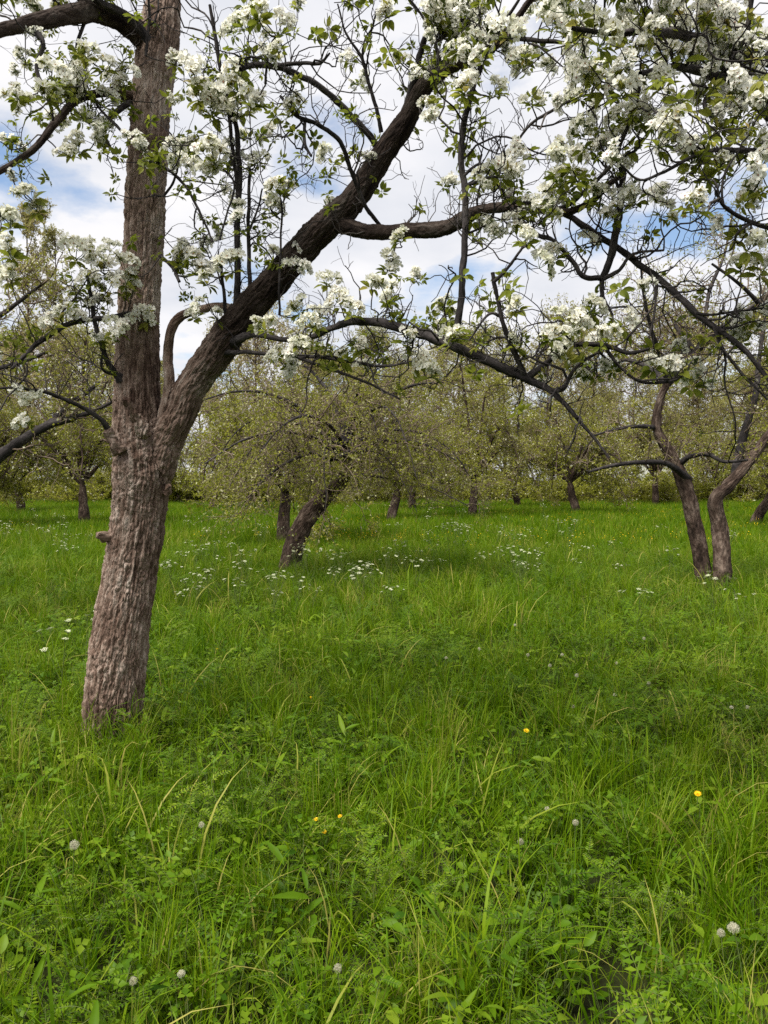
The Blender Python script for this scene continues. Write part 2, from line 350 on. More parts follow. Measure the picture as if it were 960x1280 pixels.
def blossom_cluster(nb, rad):
    """a loose spray of nb small corymbs on one spur, with young leaves between; base at the origin, opening along +z"""
    gg = Geo()
    for k in range(nb):
        th = k * 2.4 + rng.normal() * .4; rr = rad * math.sqrt((k + .2) / nb) * rng.uniform(.8, 1.25)
        ax = unit(np.array([np.cos(th) * rr * 9, np.sin(th) * rr * 9, 1.0]) + rng.normal(size=3) * .25)
        c0 = np.array([np.cos(th) * rr, np.sin(th) * rr, rng.uniform(.015, .055)])
        tubes(gg, np.stack([np.zeros(3), c0 * np.array([.6, .6, .35]), c0], 0)[None], np.full((1, 3), .0016), 4, m=2, tint=np.array([.3]))
        n = int(rng.integers(7, 11)); x = unit(np.cross(ax, np.array([.3, .5, .8]))); y = np.cross(ax, x)
        for j in range(n):
            a = j * 2.4 + rng.normal() * .3; e = math.sqrt((j + .3) / n) * 1.25
            d = unit(ax * np.cos(e) + (x * np.cos(a) + y * np.sin(a)) * np.sin(e) + rng.normal(size=3) * .18)
            p = c0 + d * rng.uniform(.018, .036)
            tubes(gg, np.stack([c0, c0 + (p - c0) * .5 + ax * .002, p - d * .002])[None], np.full((1, 3), .0008), 3, m=2, tint=np.array([.8]))
            if rng.uniform() < .12:   # a closed bud
                q3 = p + d * np.linspace(0, .010, 5)[:, None]; tubes(gg, q3[None], np.array([[.001, .0042, .005, .0038, .0006]]), 6, tint=np.array([.25]))
            else: flower_geo(gg, p, unit(d + rng.normal(size=3) * .3), .0190 * rng.uniform(.8, 1.15), rng.uniform(.4, .8))
        m_ = 3; a = rng.uniform(0, 6.283, m_); dl = ax + (x * np.cos(a)[:, None] + y * np.sin(a)[:, None]) * rng.uniform(.5, 1.3, m_)[:, None]
        ln = rng.uniform(.025, .05, m_); leafs(gg, np.tile(c0, (m_, 1)), dl, np.tile(ax, (m_, 1)), ln, ln * .45, np.clip(rng.normal(.6, .2, m_), 0, 1), 2, .25, .2, m=3)
    return gg
def leaf_rosette(nl, size, up=.1):
    gg = Geo(); th = np.arange(nl) / nl * 6.283 + rng.uniform(0, .9, nl)
    d = np.stack([np.cos(th), np.sin(th), rng.uniform(-.45, .45, nl) + up], 1)
    ln = size * rng.uniform(.6, 1.15, nl)
    b = unit(d) * .012
    Q = np.stack([np.zeros((nl, 3)), b * .6, b], 1); tubes(gg, Q, np.full((nl, 3), .0008), 3, m=1)
    leafs(gg, b, d, np.array([[0, 0, 1.0]]) + rng.normal(size=(nl, 3)) * .35, ln, ln * rng.uniform(.42, .58, nl), np.clip(rng.normal(.42, .18, nl), 0, 1), 2, .22, .3)
    return gg
BL = [blossom_cluster(int(n), r) for n, r in ((3, .042), (4, .046), (4, .054), (2, .034), (5, .056), (4, .05))]
LR = [leaf_rosette(int(n), s) for n, s in ((8, .062), (10, .056), (8, .066), (7, .056), (11, .06), (6, .054))]
BLM = [b.mesh('blossom_cluster', [M_petal, M_stamen, M_stem, M_leaf]) for b in BL]
LRM = [b.mesh('leaf_rosette', [M_leaf, M_stem]) for b in LR]
def put(geo, src, P, D, sc):
    """merge copies of the Geo src at points P opening along D"""
    v, q, t = src.arrays(); ti = np.concatenate(src.tint); mq = np.concatenate(src.mq) if src.mq else None; mt = np.concatenate(src.mt) if src.mt else None
    for p, d, s in zip(P, D, sc):
        z = unit(d); x = unit(np.cross(z, rng.normal(size=3))); y = np.cross(z, x)
        V = p + (v[:, :1] * x + v[:, 1:2] * y + v[:, 2:] * z) * s
        b0 = geo.n
        geo.v.append(V); geo.tint.append(np.clip(ti + rng.normal() * .12, 0, 1)); geo.bk.append(V); geo.n += len(V)
        if len(q): geo.q.append(q + b0); geo.mq.append(mq)
        if len(t): geo.t.append(t + b0); geo.mt.append(mt)

# ------------------------------------------------------------------ the near pear tree
T0 = 4.6
base = at(141, 935, T0); base[2] = gz1(base[0], base[1])
pear = thing('pear_tree', 'big forked pear tree with furrowed brown trunk and white blossom, nearest to the camera', 'tree', tuple(base), 'pear trees of the orchard')
bpy.context.view_layer.update()
# thick wood: px, py, depth, radius in px
AX = {
 'trunk': [(135, 975, 4.6, 43), (140, 905, 4.6, 38), (150, 800, 4.6, 36.5), (164, 710, 4.6, 34), (174, 640, 4.58, 34), (178, 590, 4.56, 38), (174, 540, 4.56, 33), (172, 480, 4.56, 29), (173, 400, 4.56, 27), (180, 290, 4.56, 25), (185, 190, 4.55, 25), (192, 100, 4.55, 25), (199, 45, 4.55, 26), (206, -10, 4.55, 21), (214, -90, 4.55, 19), (216, -220, 4.5, 14)],
 'limb': [(186, 610, 4.56, 28), (206, 555, 4.52, 26), (232, 495, 4.47, 25), (263, 445, 4.42, 26), (302, 400, 4.36, 25), (345, 348, 4.3, 23), (392, 300, 4.22, 23), (425, 268, 4.16, 22), (463, 215, 4.08, 19), (502, 158, 4.0, 17), (540, 105, 3.9, 13), (575, 80, 3.8, 10), (610, 62, 3.7, 8), (650, 20, 3.6, 6), (690, -40, 3.5, 5)],
 'limb2': [(415, 282, 4.18, 15), (455, 288, 4.1, 13), (505, 291, 4.0, 13), (548, 287, 3.9, 13), (580, 270, 3.8, 12), (615, 256, 3.7, 9), (655, 258, 3.6, 8), (700, 262, 3.45, 7), (740, 248, 3.3, 6), (775, 222, 3.15, 5)],
 'limb3': [(205, 75, 4.55, 20), (188, 52, 4.52, 19), (165, 34, 4.45, 17), (140, 20, 4.35, 15), (112, 16, 4.2, 14), (80, 24, 4.05, 13), (40, 32, 3.9, 11), (-10, 42, 3.75, 9), (-80, 60, 3.6, 6)],
 'limb4': [(178, 128, 4.53, 9), (160, 122, 4.5, 7.5), (132, 117, 4.4, 6), (103, 127, 4.3, 6), (72, 155, 4.2, 5.5), (40, 187, 4.1, 5), (5, 212, 4.0, 4.5), (-40, 240, 3.9, 3)],
 'stem': [(198, 545, 4.5, 14), (207, 500, 4.47, 11), (212, 455, 4.46, 9), (216, 420, 4.45, 8.5), (226, 399, 4.44, 8.5), (246, 386, 4.4, 7), (275, 383, 4.36, 7), (305, 390, 4.33, 7)],
}
axes = []; gg = Geo()
for name in AX:
    P, R = ats(AX[name]); P, R = cat_rom(P, R * {'trunk': .955, 'stem': .72, 'limb': .80, 'limb2': .74, 'limb3': .85, 'limb4': .85}.get(name, 1), 8)
    if name != 'trunk': P = P + np.stack([fbm(P * 3.2, 2, 55), fbm(P * 3.2, 2, 56), fbm(P * 3.2, 2, 57)], 1) * .022
    axes.append((name, P, R)); tubes(gg, P[None], R[None], 20, cap=True)
# knots and a broken stub on the trunk
for (a, b) in [((133, 672, 4.5, 7), (121, 668, 4.44, 4.5)), ((208, 618, 4.5, 5), (211, 606, 4.48, 5)), ((180, 545, 4.42, 9), (158, 498, 4.33, 5)), ((150, 565, 4.4, 9), (133, 538, 4.35, 6))]:
    P, R = ats([a, b]); P = np.linspace(P[0], P[1], 5); R = np.linspace(R[0], R[1], 5); tubes(gg, P[None], R[None], 10, cap=True)
tmp = obj('tmp', gg, M_bark)
md = tmp.modifiers.new('r', 'REMESH'); md.mode = 'VOXEL'; md.voxel_size = 0.0046
ms = tmp.modifiers.new('s', 'SMOOTH'); ms.iterations = 7; ms.factor = 0.5
dg = bpy.context.evaluated_depsgraph_get(); me = bpy.data.meshes.new_from_object(tmp.evaluated_get(dg))
bpy.data.objects.remove(tmp)
nv = len(me.vertices); v = np.empty(nv * 3, np.float32); me.vertices.foreach_get('co', v); v = v.reshape(-1, 3).astype(float)
nr = np.empty(nv * 3, np.float32); me.vertices.foreach_get('normal', nr); nr = nr.reshape(-1, 3).astype(float)
li = np.empty(len(me.loops), np.int32); me.loops.foreach_get('vertex_index', li); quads = li.reshape(-1, 4)
best = np.full(nv, 1e9); bk = np.zeros((nv, 3)); own = np.zeros(nv, int); rr_ = np.zeros(nv)
for k, (name, P, R) in enumerate(axes):
    T = unit(np.gradient(P, axis=0)); s = np.concatenate([[0], np.cumsum(np.linalg.norm(np.diff(P, axis=0), axis=1))])
    for c0 in range(0, nv, 40000):
        vv = v[c0:c0 + 40000]
        d2 = np.linalg.norm(vv[:, None] - P[None], axis=2); j = d2.argmin(1)
        dist = d2[np.arange(len(vv)), j] / R[j]
        off = vv - P[j]; ds = (off * T[j]).sum(1); off = off - ds[:, None] * T[j]
        m_ = dist < best[c0:c0 + 40000]
        sl = np.arange(c0, c0 + len(vv))[m_]
        best[sl] = dist[m_]; own[sl] = k; rr_[sl] = R[j][m_]
        th = unit(off)[m_] * np.minimum(R[j][m_], .17)[:, None]
        # angle around the axis in world terms, length along it
        bk[sl] = np.stack([th[:, 0], th[:, 1] + th[:, 2] * .3 * (k > 0), (s[j] + ds)[m_] + k * 3.3], 1)
warp = np.stack([fbm(bk * 14, 2, 11), fbm(bk * 14, 2, 12), fbm(bk * 9, 2, 13)], 1)
big = fbm(v * 3.1, 2, 46)
q = bk * np.array([1, 1, .085]) / .0165 + warp * .6
f1, f2, cid = vor(q, 2)
q2 = bk * np.array([1, 1, .13]) / .0098 + warp[:, [1, 2, 0]] * .5
g1, g2_, cid2 = vor(q2, 9)
plate = np.clip((f2 - f1) / .4, 0, 1) ** .7 * (.62 + .38 * np.clip((g2_ - g1) / .4, 0, 1)) * np.clip(1 + big * .5, .5, 1.3)
cid = .45 * cid + .55 * cid2
fork = np.exp(-(np.linalg.norm(v - at(178, 560, 4.45), axis=1) / .2) ** 2) + .8 * np.exp(-(np.linalg.norm(v - at(212, 600, 4.45), axis=1) / .10) ** 2)
gnarl = fbm(v * 17, 3, 43) + .6 * np.abs(pn(v * 30, 44))
fine = fbm(bk * np.array([1, 1, .3]) / .009, 3, 21)
flake = fbm(bk * np.array([1, 1, .55]) / .03, 3, 31)
lumps = fbm(v * 7, 3, 41)
amp = np.clip(rr_ / .12, .25, 1.15)
h = fork * gnarl * .015 + amp * ((own > 0) * lumps * .006 + plate * .016 + (cid - .5) * .0065 + fine * .0032 + flake * .002 + lumps * .0032 - .010)
v2 = v + nr * h[:, None]
fo = own[quads[:, 0]]
for k, (name, P, R) in enumerate(axes):
    fq = quads[fo == k]; used = np.unique(fq); remap = np.full(nv, -1); remap[used] = np.arange(len(used))
    s_al = bk[used][:, 2] - k * 3.3
    limb_shade = np.clip((s_al - .35) / .8, 0, 1) if name == 'limb' else (np.zeros(len(used)) if name in ('trunk', 'stem') else np.clip(s_al / .25, 0, 1) * .4 + .6)  # painted shade: none on the trunk, deepening along the limbs
    if name == 'limb2': limb_shade = np.full(len(used), 1.0)
    g2 = Geo(); g2.add(v2[used], q=remap[fq], tint=limb_shade, bk=bk[used])
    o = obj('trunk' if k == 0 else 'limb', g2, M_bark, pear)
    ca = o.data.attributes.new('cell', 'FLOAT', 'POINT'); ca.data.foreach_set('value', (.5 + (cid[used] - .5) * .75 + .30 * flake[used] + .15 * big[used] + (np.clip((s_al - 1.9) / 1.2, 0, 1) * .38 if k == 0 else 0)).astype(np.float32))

# traced thinner branches: px, py, depth, radius px
BR = [
 # shoots rising from the limb
 [(296, 400, 4.35, 6), (297, 330, 4.33, 5), (298, 260, 4.3, 4.6), (299, 200, 4.26, 4), (293, 150, 4.2, 3.6), (281, 110, 4.15, 3.2), (272, 62, 4.1, 3), (262, 5, 4.05, 2.4)],
 [(298, 245, 4.29, 3.4), (291, 190, 4.25, 3), (285, 140, 4.22, 2.8), (278, 105, 4.2, 2.2)],
 [(313, 385, 4.34, 3.6), (311, 310, 4.32, 3), (311, 240, 4.3, 2.6), (312, 205, 4.28, 2)],
 [(312, 288, 4.3, 1.8), (322, 262, 4.3, 1.6), (328, 235, 4.28, 1.2)],
 [(283, 400, 4.36, 3), (278, 350, 4.3, 2.6), (276, 325, 4.26, 2)],
 [(349, 395, 4.2, 2), (350, 330, 4.15, 1.8), (352, 250, 4.1, 1.5)],
 # arching branch left of the limb
 [(470, 182, 4.05, 5.5), (445, 150, 3.95, 5), (415, 120, 3.85, 4.8), (380, 97, 3.75, 4.6), (345, 83, 3.65, 4.4), (318, 80, 3.6, 4.2), (300, 86, 3.55, 3.6)],
 [(345, 82, 3.65, 3), (375, 78, 3.6, 3), (398, 79, 3.55, 2.6), (412, 66, 3.5, 1.6)],
 [(332, 105, 3.6, 2), (334, 75, 3.55, 1.7), (338, 55, 3.5, 1.4), (347, 45, 3.5, 1.2)],
 # arching lower one
 [(478, 285, 4.1, 3), (455, 255, 4.0, 3.2), (438, 210, 3.9, 3.4), (425, 178, 3.8, 3.4), (400, 158, 3.7, 3.4), (372, 146, 3.62, 3.2), (350, 118, 3.6, 2)],
 [(381, 150, 3.66, 2.6), (380, 178, 3.6, 2.4), (388, 195, 3.55, 2)],
 [(476, 166, 4.05, 3.4), (470, 135, 4.0, 3), (460, 100, 3.95, 2.8), (452, 70, 3.9, 2.4), (432, 40, 3.85, 1.6), (422, 5, 3.8, 1.2)],
 [(453, 70, 3.9, 2.2), (463, 40, 3.88, 2), (470, 12, 3.85, 1.5)],
 [(500, 155, 4.0, 6), (512, 120, 3.95, 5.4), (521, 88, 3.9, 5), (528, 55, 3.85, 4.6), (540, 38, 3.8, 4.4), (568, 42, 3.75, 4.2), (610, 46, 3.7, 3.8), (665, 50, 3.6, 3.4), (720, 56, 3.5, 2.6)],
 [(540, 40, 3.8, 2), (528, 20, 3.78, 1.8), (510, -5, 3.75, 1.5)],
 [(560, 90, 3.85, 3), (545, 62, 3.8, 2.8), (548, 50, 3.78, 2.4), (575, 30, 3.72, 1.8), (590, 5, 3.7, 1.4)],
 # the upright that crosses the limb
 [(573, 408, 3.3, 5.4), (577, 360, 3.3, 5.2), (581, 310, 3.3, 5.2), (582, 250, 3.3, 5), (577, 205, 3.28, 4.8), (578, 165, 3.25, 4.8), (588, 125, 3.2, 4.6), (598, 90, 3.15, 4.4), (612, 55, 3.1, 4), (625, 38, 3.05, 3), (650, -5, 3.0, 2)],
 [(580, 220, 3.28, 2.4), (600, 205, 3.25, 2), (615, 208, 3.22, 1.4)],
 [(583, 232, 3.28, 2.6), (610, 222, 3.2, 2.2), (640, 220, 3.15, 1.6)],
 # lower limb sweeping right
 [(285, 430, 4.38, 9), (315, 418, 4.25, 5), (350, 424, 4.1, 4), (385, 422, 3.95, 4), (415, 410, 3.82, 5), (440, 402, 3.72, 6), (478, 404, 3.6, 7), (520, 415, 3.48, 7.5), (560, 430, 3.38, 7.5), (600, 446, 3.3, 7.5), (636, 462, 3.24, 7.5), (660, 474, 3.2, 7), (690, 489, 3.15, 4.6), (718, 518, 3.1, 3), (762, 573, 3.0, 1.8)],
 [(270, 442, 4.4, 5), (300, 440, 4.3, 3.4), (345, 444, 4.2, 3), (400, 447, 4.1, 2.8), (440, 452, 4.0, 2.6), (478, 457, 3.9, 2.2), (520, 452, 3.85, 1.6)],
 [(372, 447, 4.15, 2.6), (415, 462, 4.05, 2.4), (458, 478, 3.95, 2), (500, 500, 3.9, 1.6)],
 [(655, 470, 3.2, 4.6), (643, 440, 3.16, 4.2), (632, 410, 3.12, 3.8), (622, 375, 3.1, 3.4), (616, 340, 3.08, 3)],
 [(628, 395, 3.12, 3), (610, 392, 3.1, 2), (585, 425, 3.1, 1.4)],
 [(618, 352, 3.08, 2.8), (638, 330, 3.05, 2.4), (655, 305, 3.02, 1.8)],
 [(660, 473, 3.2, 5), (680, 456, 3.15, 4.6), (702, 438, 3.1, 4.2), (722, 430, 3.06, 4), (752, 431, 3.0, 3.8), (785, 440, 2.96, 3.2), (812, 437, 2.92, 2.4)],
 [(690, 489, 3.15, 4), (705, 485, 3.1, 3.6), (716, 466, 3.06, 3), (735, 448, 3.0, 2.4), (750, 440, 2.98, 1.6)],
 [(755, 434, 3.0, 2.8), (775, 458, 3.0, 2.4), (802, 478, 3.0, 2.2), (835, 478, 3.0, 2.2), (862, 466, 3.0, 1.4)],
 # long straight branch falling to the right edge
 [(640, 250, 3.62, 5), (690, 258, 3.5, 4.6), (745, 292, 3.4, 4.8), (800, 330, 3.3, 5), (850, 372, 3.2, 5), (895, 410, 3.12, 4.6), (930, 437, 3.05, 4), (965, 478, 3.0, 3.2), (1010, 540, 2.9, 2)],
 [(872, 390, 3.15, 2.2), (900, 392, 3.1, 2), (955, 385, 3.0, 1.4)],
 [(822, 350, 3.25, 2.4), (818, 390, 3.2, 2), (810, 430, 3.15, 1.5)],
 [(892, 408, 3.12, 2.6), (905, 440, 3.1, 2.6), (925, 465, 3.1, 2.4), (960, 500, 3.1, 1.6)],
 # grey upright behind it
 [(752, 350, 3.35, 5), (763, 318, 3.33, 6), (772, 280, 3.3, 6), (776, 245, 3.28, 5.6), (778, 212, 3.25, 5), (762, 185, 3.2, 4), (745, 178, 3.2, 2)],
 [(752, 348, 3.35, 4.6), (730, 345, 3.3, 4), (712, 322, 3.3, 3.6), (690, 300, 3.3, 3.2), (665, 290, 3.35, 4), (640, 262, 3.55, 4)],
 [(752, 350, 3.35, 3.6), (775, 338, 3.3, 3), (792, 318, 3.28, 2.4), (830, 312, 3.2, 1.6)],
 [(752, 348, 3.35, 4), (752, 372, 3.33, 3), (765, 395, 3.3, 2)],
 [(700, 262, 3.45, 4), (730, 240, 3.3, 3.4), (765, 205, 3.1, 3), (780, 170, 3.0, 3), (798, 120, 2.9, 2.4), (800, 80, 2.85, 1.6)],
 [(642, 187, 3.4, 1.6), (660, 160, 3.35, 2.2), (690, 140, 3.3, 2.4), (722, 122, 3.2, 1.8), (750, 118, 3.15, 1.2)],
 # left side
 [(150, 478, 4.45, 5), (132, 445, 4.4, 4), (120, 410, 4.35, 3.6), (113, 370, 4.3, 3), (108, 335, 4.28, 2.4)],
 [(152, 470, 4.45, 3.6), (130, 462, 4.4, 2.4), (128, 440, 4.38, 2)],
 [(165, 392, 4.4, 4), (130, 398, 4.3, 4), (95, 402, 4.2, 4.2), (60, 420, 4.1, 4), (35, 440, 4.0, 3.6), (15, 460, 3.95, 2)],
 [(140, 545, 4.4, 6), (125, 525, 4.3, 4), (95, 505, 4.2, 3.2), (55, 490, 4.1, 2.6), (10, 485, 4.0, 2), (-30, 490, 3.9, 1.5)],
 [(163, 129, 4.48, 5), (145, 140, 4.42, 4.2), (127, 160, 4.38, 4), (134, 178, 4.36, 3), (142, 192, 4.36, 2)],
 [(40, 30, 3.9, 5), (55, 55, 3.86, 3.4), (45, 85, 3.85, 3), (60, 115, 3.85, 2.6), (66, 150, 3.85, 2)],
 [(90, 22, 4.1, 6), (72, 4, 4.05, 5), (55, -25, 4.0, 4)],
 [(112, 15, 4.2, 7), (100, -5, 4.15, 6), (95, -40, 4.1, 5)],
 [(185, 50, 4.4, 7), (160, 22, 4.3, 6.5), (130, 6, 4.2, 6), (108, -12, 4.1, 5)],
 [(110, 15, 4.2, 3), (96, 60, 4.15, 2.4), (107, 100, 4.15, 2)],
 [(183, 70, 4.36, 2.2), (186, 30, 4.33, 2.2), (187, -10, 4.3, 2)],
 [(120, 130, 4.25, 2), (160, 172, 4.2, 2), (198, 203, 4.15, 2.2), (228, 228, 4.1, 2.2), (248, 262, 4.08, 2), (265, 302, 4.06, 1.4)],
 [(205, 245, 4.4, 2), (220, 220, 4.35, 1.8), (226, 195, 4.3, 1.6), (240, 190, 4.3, 1.2)],
 [(200, 320, 4.4, 3), (215, 335, 4.35, 2.6), (224, 352, 4.3, 2.2)],
 [(275, 300, 4.1, 1.6), (292, 230, 4.1, 1.5), (270, 205, 4.1, 1.2)],
 # long low twigs in front of the middle tree
 [(455, 560, 5.5, 1.6), (500, 590, 5.4, 1.6), (540, 612, 5.3, 1.6), (600, 635, 5.2, 1.3), (660, 660, 5.1, .9)],
 [(490, 575, 5.4, 1.2), (500, 640, 5.3, 1.1), (520, 680, 5.2, .8)],
]
BR = BR[:-2]
BRW = []                                            # world polylines, for hanging clusters
def make_twigs(P, R, geo, tips, dens=13.0, size=1.0, wig=.3, bare=False):
    """crooked side spurs along one branch; returns nothing, adds tips (pos, dir) for leaves"""
    ln = np.linalg.norm(np.diff(P, axis=0), axis=1).sum()
    k = max(2, int(ln * dens))
    st, d, r0, t, _ = spawn(P[None], R[None], k, .12, 1.0, (45, 90), .35)
    l = rng.uniform(.06, .42, k) ** 1.15 * size * 1.2
    tw = grow(st, d, l, 7, wig, .05); rt = np.minimum(r0 * .55, .0042 * size) * rng.uniform(.6, 1.1, k)
    tubes(geo, tw, taper(rt, 8, .5), 5)
    s2, d2, r2, _, pi = spawn(tw, taper(rt, 8, .5), 3, .25, .98, (40, 85), .25)
    l2 = rng.uniform(.03, .22, len(s2)) * size; w2 = grow(s2, d2, l2, 5, wig * 1.2, .06); rt2 = np.minimum(r2 * .7, .0026)
    tubes(geo, w2, taper(rt2, 6, .6), 4)
    k4 = max(1, int(ln * 2.6))     # a few long crooked twigs that tangle with their neighbours
    s4, d4, r4, _, _ = spawn(P[None], R[None], k4, .15, .95, (30, 80), .1)
    w4 = grow(s4, d4, rng.uniform(.25, .75, k4), 14, .36, .02); rt4 = np.minimum(r4 * .7, .0055); tubes(geo, w4, taper(rt4, 15, .35), 5, lump=.3)
    s5, d5, r5, _, _ = spawn(w4, taper(rt4, 15, .35), 6, .15, 1, (40, 85), .15); w5 = grow(s5, d5, rng.uniform(.04, .2, len(s5)), 5, .35, .05); tubes(geo, w5, taper(np.minimum(r5 * .7, .0026), 6, .6), 4)
    for A in (w4, w5): tips.append((A[:, -1], unit(A[:, -1] - A[:, -2])))
    for A in (tw, w2): tips.append((A[:, -1], unit(A[:, -1] - A[:, -2])))
    s3, d3, r3, _, _ = spawn(w2, taper(rt2, 6, .6), 1, .3, .95, (40, 80), .2)
    w3 = grow(s3, d3, rng.uniform(.02, .09, len(s3)), 4, wig, .05); tubes(geo, w3, taper(np.minimum(r3 * .8, .002), 5, .7), 3)
    tips.append((w3[:, -1], unit(w3[:, -1] - w3[:, -2])))
tips = []
for tr in BR:
    P, R = ats(tr); P, R = cat_rom(P, R * .8, 6)
    P = P + np.stack([pn(P * 9, 51), pn(P * 9, 52), pn(P * 9, 53)], 1) * .008
    gg = Geo(); tubes(gg, P[None], R[None], 10, lump=.32)
    make_twigs(P, R, gg, tips)
    BRW.append((P, R))
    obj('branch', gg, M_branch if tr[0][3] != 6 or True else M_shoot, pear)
for name, P, R in axes[1:]:
    BRW.append((P[8:], R[8:]))
gg = Geo()
for name, P, R in axes:
    if name in ('limb2', 'limb3', 'limb4'): make_twigs(P, R * .3, gg, tips, 11)
    if name == 'limb': make_twigs(P[50:], R[50:] * .3, gg, tips, 7)
o = obj('twig', gg, M_twig, pear); o['kind'] = 'stuff'

# ------------------------------------------------------------------ the pear tree beyond the right edge, reaching into view
b2 = at(1215, 905, 4.3); b2[2] = gz1(b2[0], b2[1])
pear2 = thing('pear_tree', 'pear tree beyond the frame, its grey boughs entering at the upper corner of the view', 'tree', tuple(b2), 'pear trees of the orchard')
bpy.context.view_layer.update()
gg = Geo(); P, R = ats([(1215, 940, 4.3, 40), (1205, 700, 4.2, 34), (1180, 400, 4.0, 30), (1160, 220, 3.7, 26), (1150, 100, 3.6, 22), (1140, -60, 3.6, 18)]); P, R = cat_rom(P, R, 10); P[0, 2] = b2[2] - .05
tubes(gg, P[None], R[None], 24, cap=True, lump=.15); obj('trunk', gg, M_bark, pear2)
BR2 = [
 [(1160, 220, 3.7, 18), (1040, 170, 3.4, 13), (965, 128, 3.2, 11), (925, 108, 3.1, 9), (888, 93, 3.0, 7.5), (850, 84, 2.9, 6), (800, 92, 2.8, 4)],
 [(1150, 130, 3.65, 16), (1040, 98, 3.4, 11), (962, 76, 3.25, 9), (905, 60, 3.15, 8), (860, 46, 3.05, 7.5), (812, 38, 2.95, 6.5), (765, 42, 2.9, 4.5), (715, 35, 2.85, 3)],
 [(1165, 250, 3.75, 10), (1040, 205, 3.3, 6), (965, 192, 3.0, 4.6), (925, 188, 2.9, 4), (880, 190, 2.8, 3), (830, 215, 2.7, 2.4)],
 [(925, 108, 3.1, 4), (905, 85, 3.05, 3.4), (930, 50, 3.0, 4.4), (938, 10, 2.95, 4), (942, -30, 2.9, 3)],
 [(905, 98, 3.05, 3.4), (880, 130, 2.95, 3), (905, 160, 2.9, 2.4)],
 [(960, 150, 3.2, 3), (935, 125, 3.1, 3.4), (905, 85, 3.0, 3)],
 [(810, 40, 2.95, 3), (830, 10, 2.9, 2.4), (845, -20, 2.88, 2)],
 [(1165, 330, 3.8, 8), (1040, 300, 3.2, 5), (960, 285, 2.9, 3.4), (910, 262, 2.8, 3), (895, 240, 2.75, 2)],
 [(830, 215, 2.7, 2.4), (800, 225, 2.65, 2), (775, 205, 2.6, 1.6)],
]
tips2 = []
for tr in BR2:
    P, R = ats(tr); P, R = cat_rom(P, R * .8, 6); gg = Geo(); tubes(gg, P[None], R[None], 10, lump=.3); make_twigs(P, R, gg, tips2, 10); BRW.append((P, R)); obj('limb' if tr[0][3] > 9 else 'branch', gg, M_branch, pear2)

# blossom clusters seen in the photograph: px, py, width px
CL = [(70,85,46),(95,95,40),(60,110,36),(130,75,36),(150,95,32),(30,130,36),(20,115,30),(95,175,36),(85,185,30),(10,270,40),(15,310,40),(30,240,34),(5,340,36),(45,255,28),(110,60,30),(240,85,46),(288,98,50),(268,128,44),(300,128,40),(266,186,46),(292,190,40),(240,180,34),(320,14,42),(350,24,42),(344,58,26),(350,230,42),(344,252,36),(262,205,40),(366,128,30),(322,195,32),(335,165,34),(316,118,36),(245,110,40),(222,70,30),
 (98,308,44),(126,326,46),(158,326,36),(168,352,34),(181,390,38),(122,375,34),(146,402,34),(96,392,30),(58,402,28),(75,385,26),(150,345,36),(110,345,34),
 (222,322,38),(250,326,44),(284,326,40),(262,345,30),(340,316,30),(372,312,30),(412,345,34),(300,388,36),(330,404,32),(366,384,36),(388,398,34),(402,388,30),(422,372,38),(444,384,32),(490,328,38),(484,366,38),(470,350,32),(520,446,40),(542,460,30),(512,420,32),(562,416,36),(498,292,26),(430,440,26),(375,425,30),(342,440,26),(450,430,24),(270,392,26),(240,390,22),
 (560,70,30),(602,52,34),(640,28,44),(580,100,42),(536,126,32),(618,106,34),(654,66,38),(690,18,46),(722,48,46),(760,38,52),(795,38,44),(742,84,40),(780,98,54),(826,92,50),(800,136,50),(768,142,36),(834,166,48),(862,186,48),(905,196,34),(882,58,40),(906,18,48),(842,18,46),(942,48,40),(722,196,42),(702,216,44),(636,208,46),(604,216,30),(690,234,36),(742,176,34),(872,250,38),(836,258,42),(790,240,36),(602,280,44),(640,272,36),(658,292,34),(690,312,38),(738,300,32),(765,262,34),(946,298,44),(958,332,40),(928,326,30),(690,412,38),(722,400,40),(746,380,38),(784,396,38),(762,416,36),(704,388,30),(640,378,30),(842,454,40),(818,450,30),(645,425,24),(668,120,34),(575,35,34),(760,100,40),(850,60,40),(810,60,40),(525,100,28),(545,18,36),(590,10,36),(480,12,32),(500,70,24),(735,20,46),(715,85,34)]
BP = np.vstack([p for p, r in BRW]); BI = np.concatenate([np.full(len(p), i) for i, (p, r) in enumerate(BRW)])
u_ = np.array([0, sp, cp]); f_ = np.array([0, cp, -sp])
rel = BP - np.array([0, 0, EYE]); dep = rel @ f_; PX = 480 + rel[:, 0] / dep * FPX; PY = 640 - (rel @ u_) / dep * FPX
first2 = len(BRW) - len(BR2)
tw1, tw2 = Geo(), Geo(); nclus = [0, 0]; ls1, ls2 = Geo(), Geo()
CL = [c for c in CL]
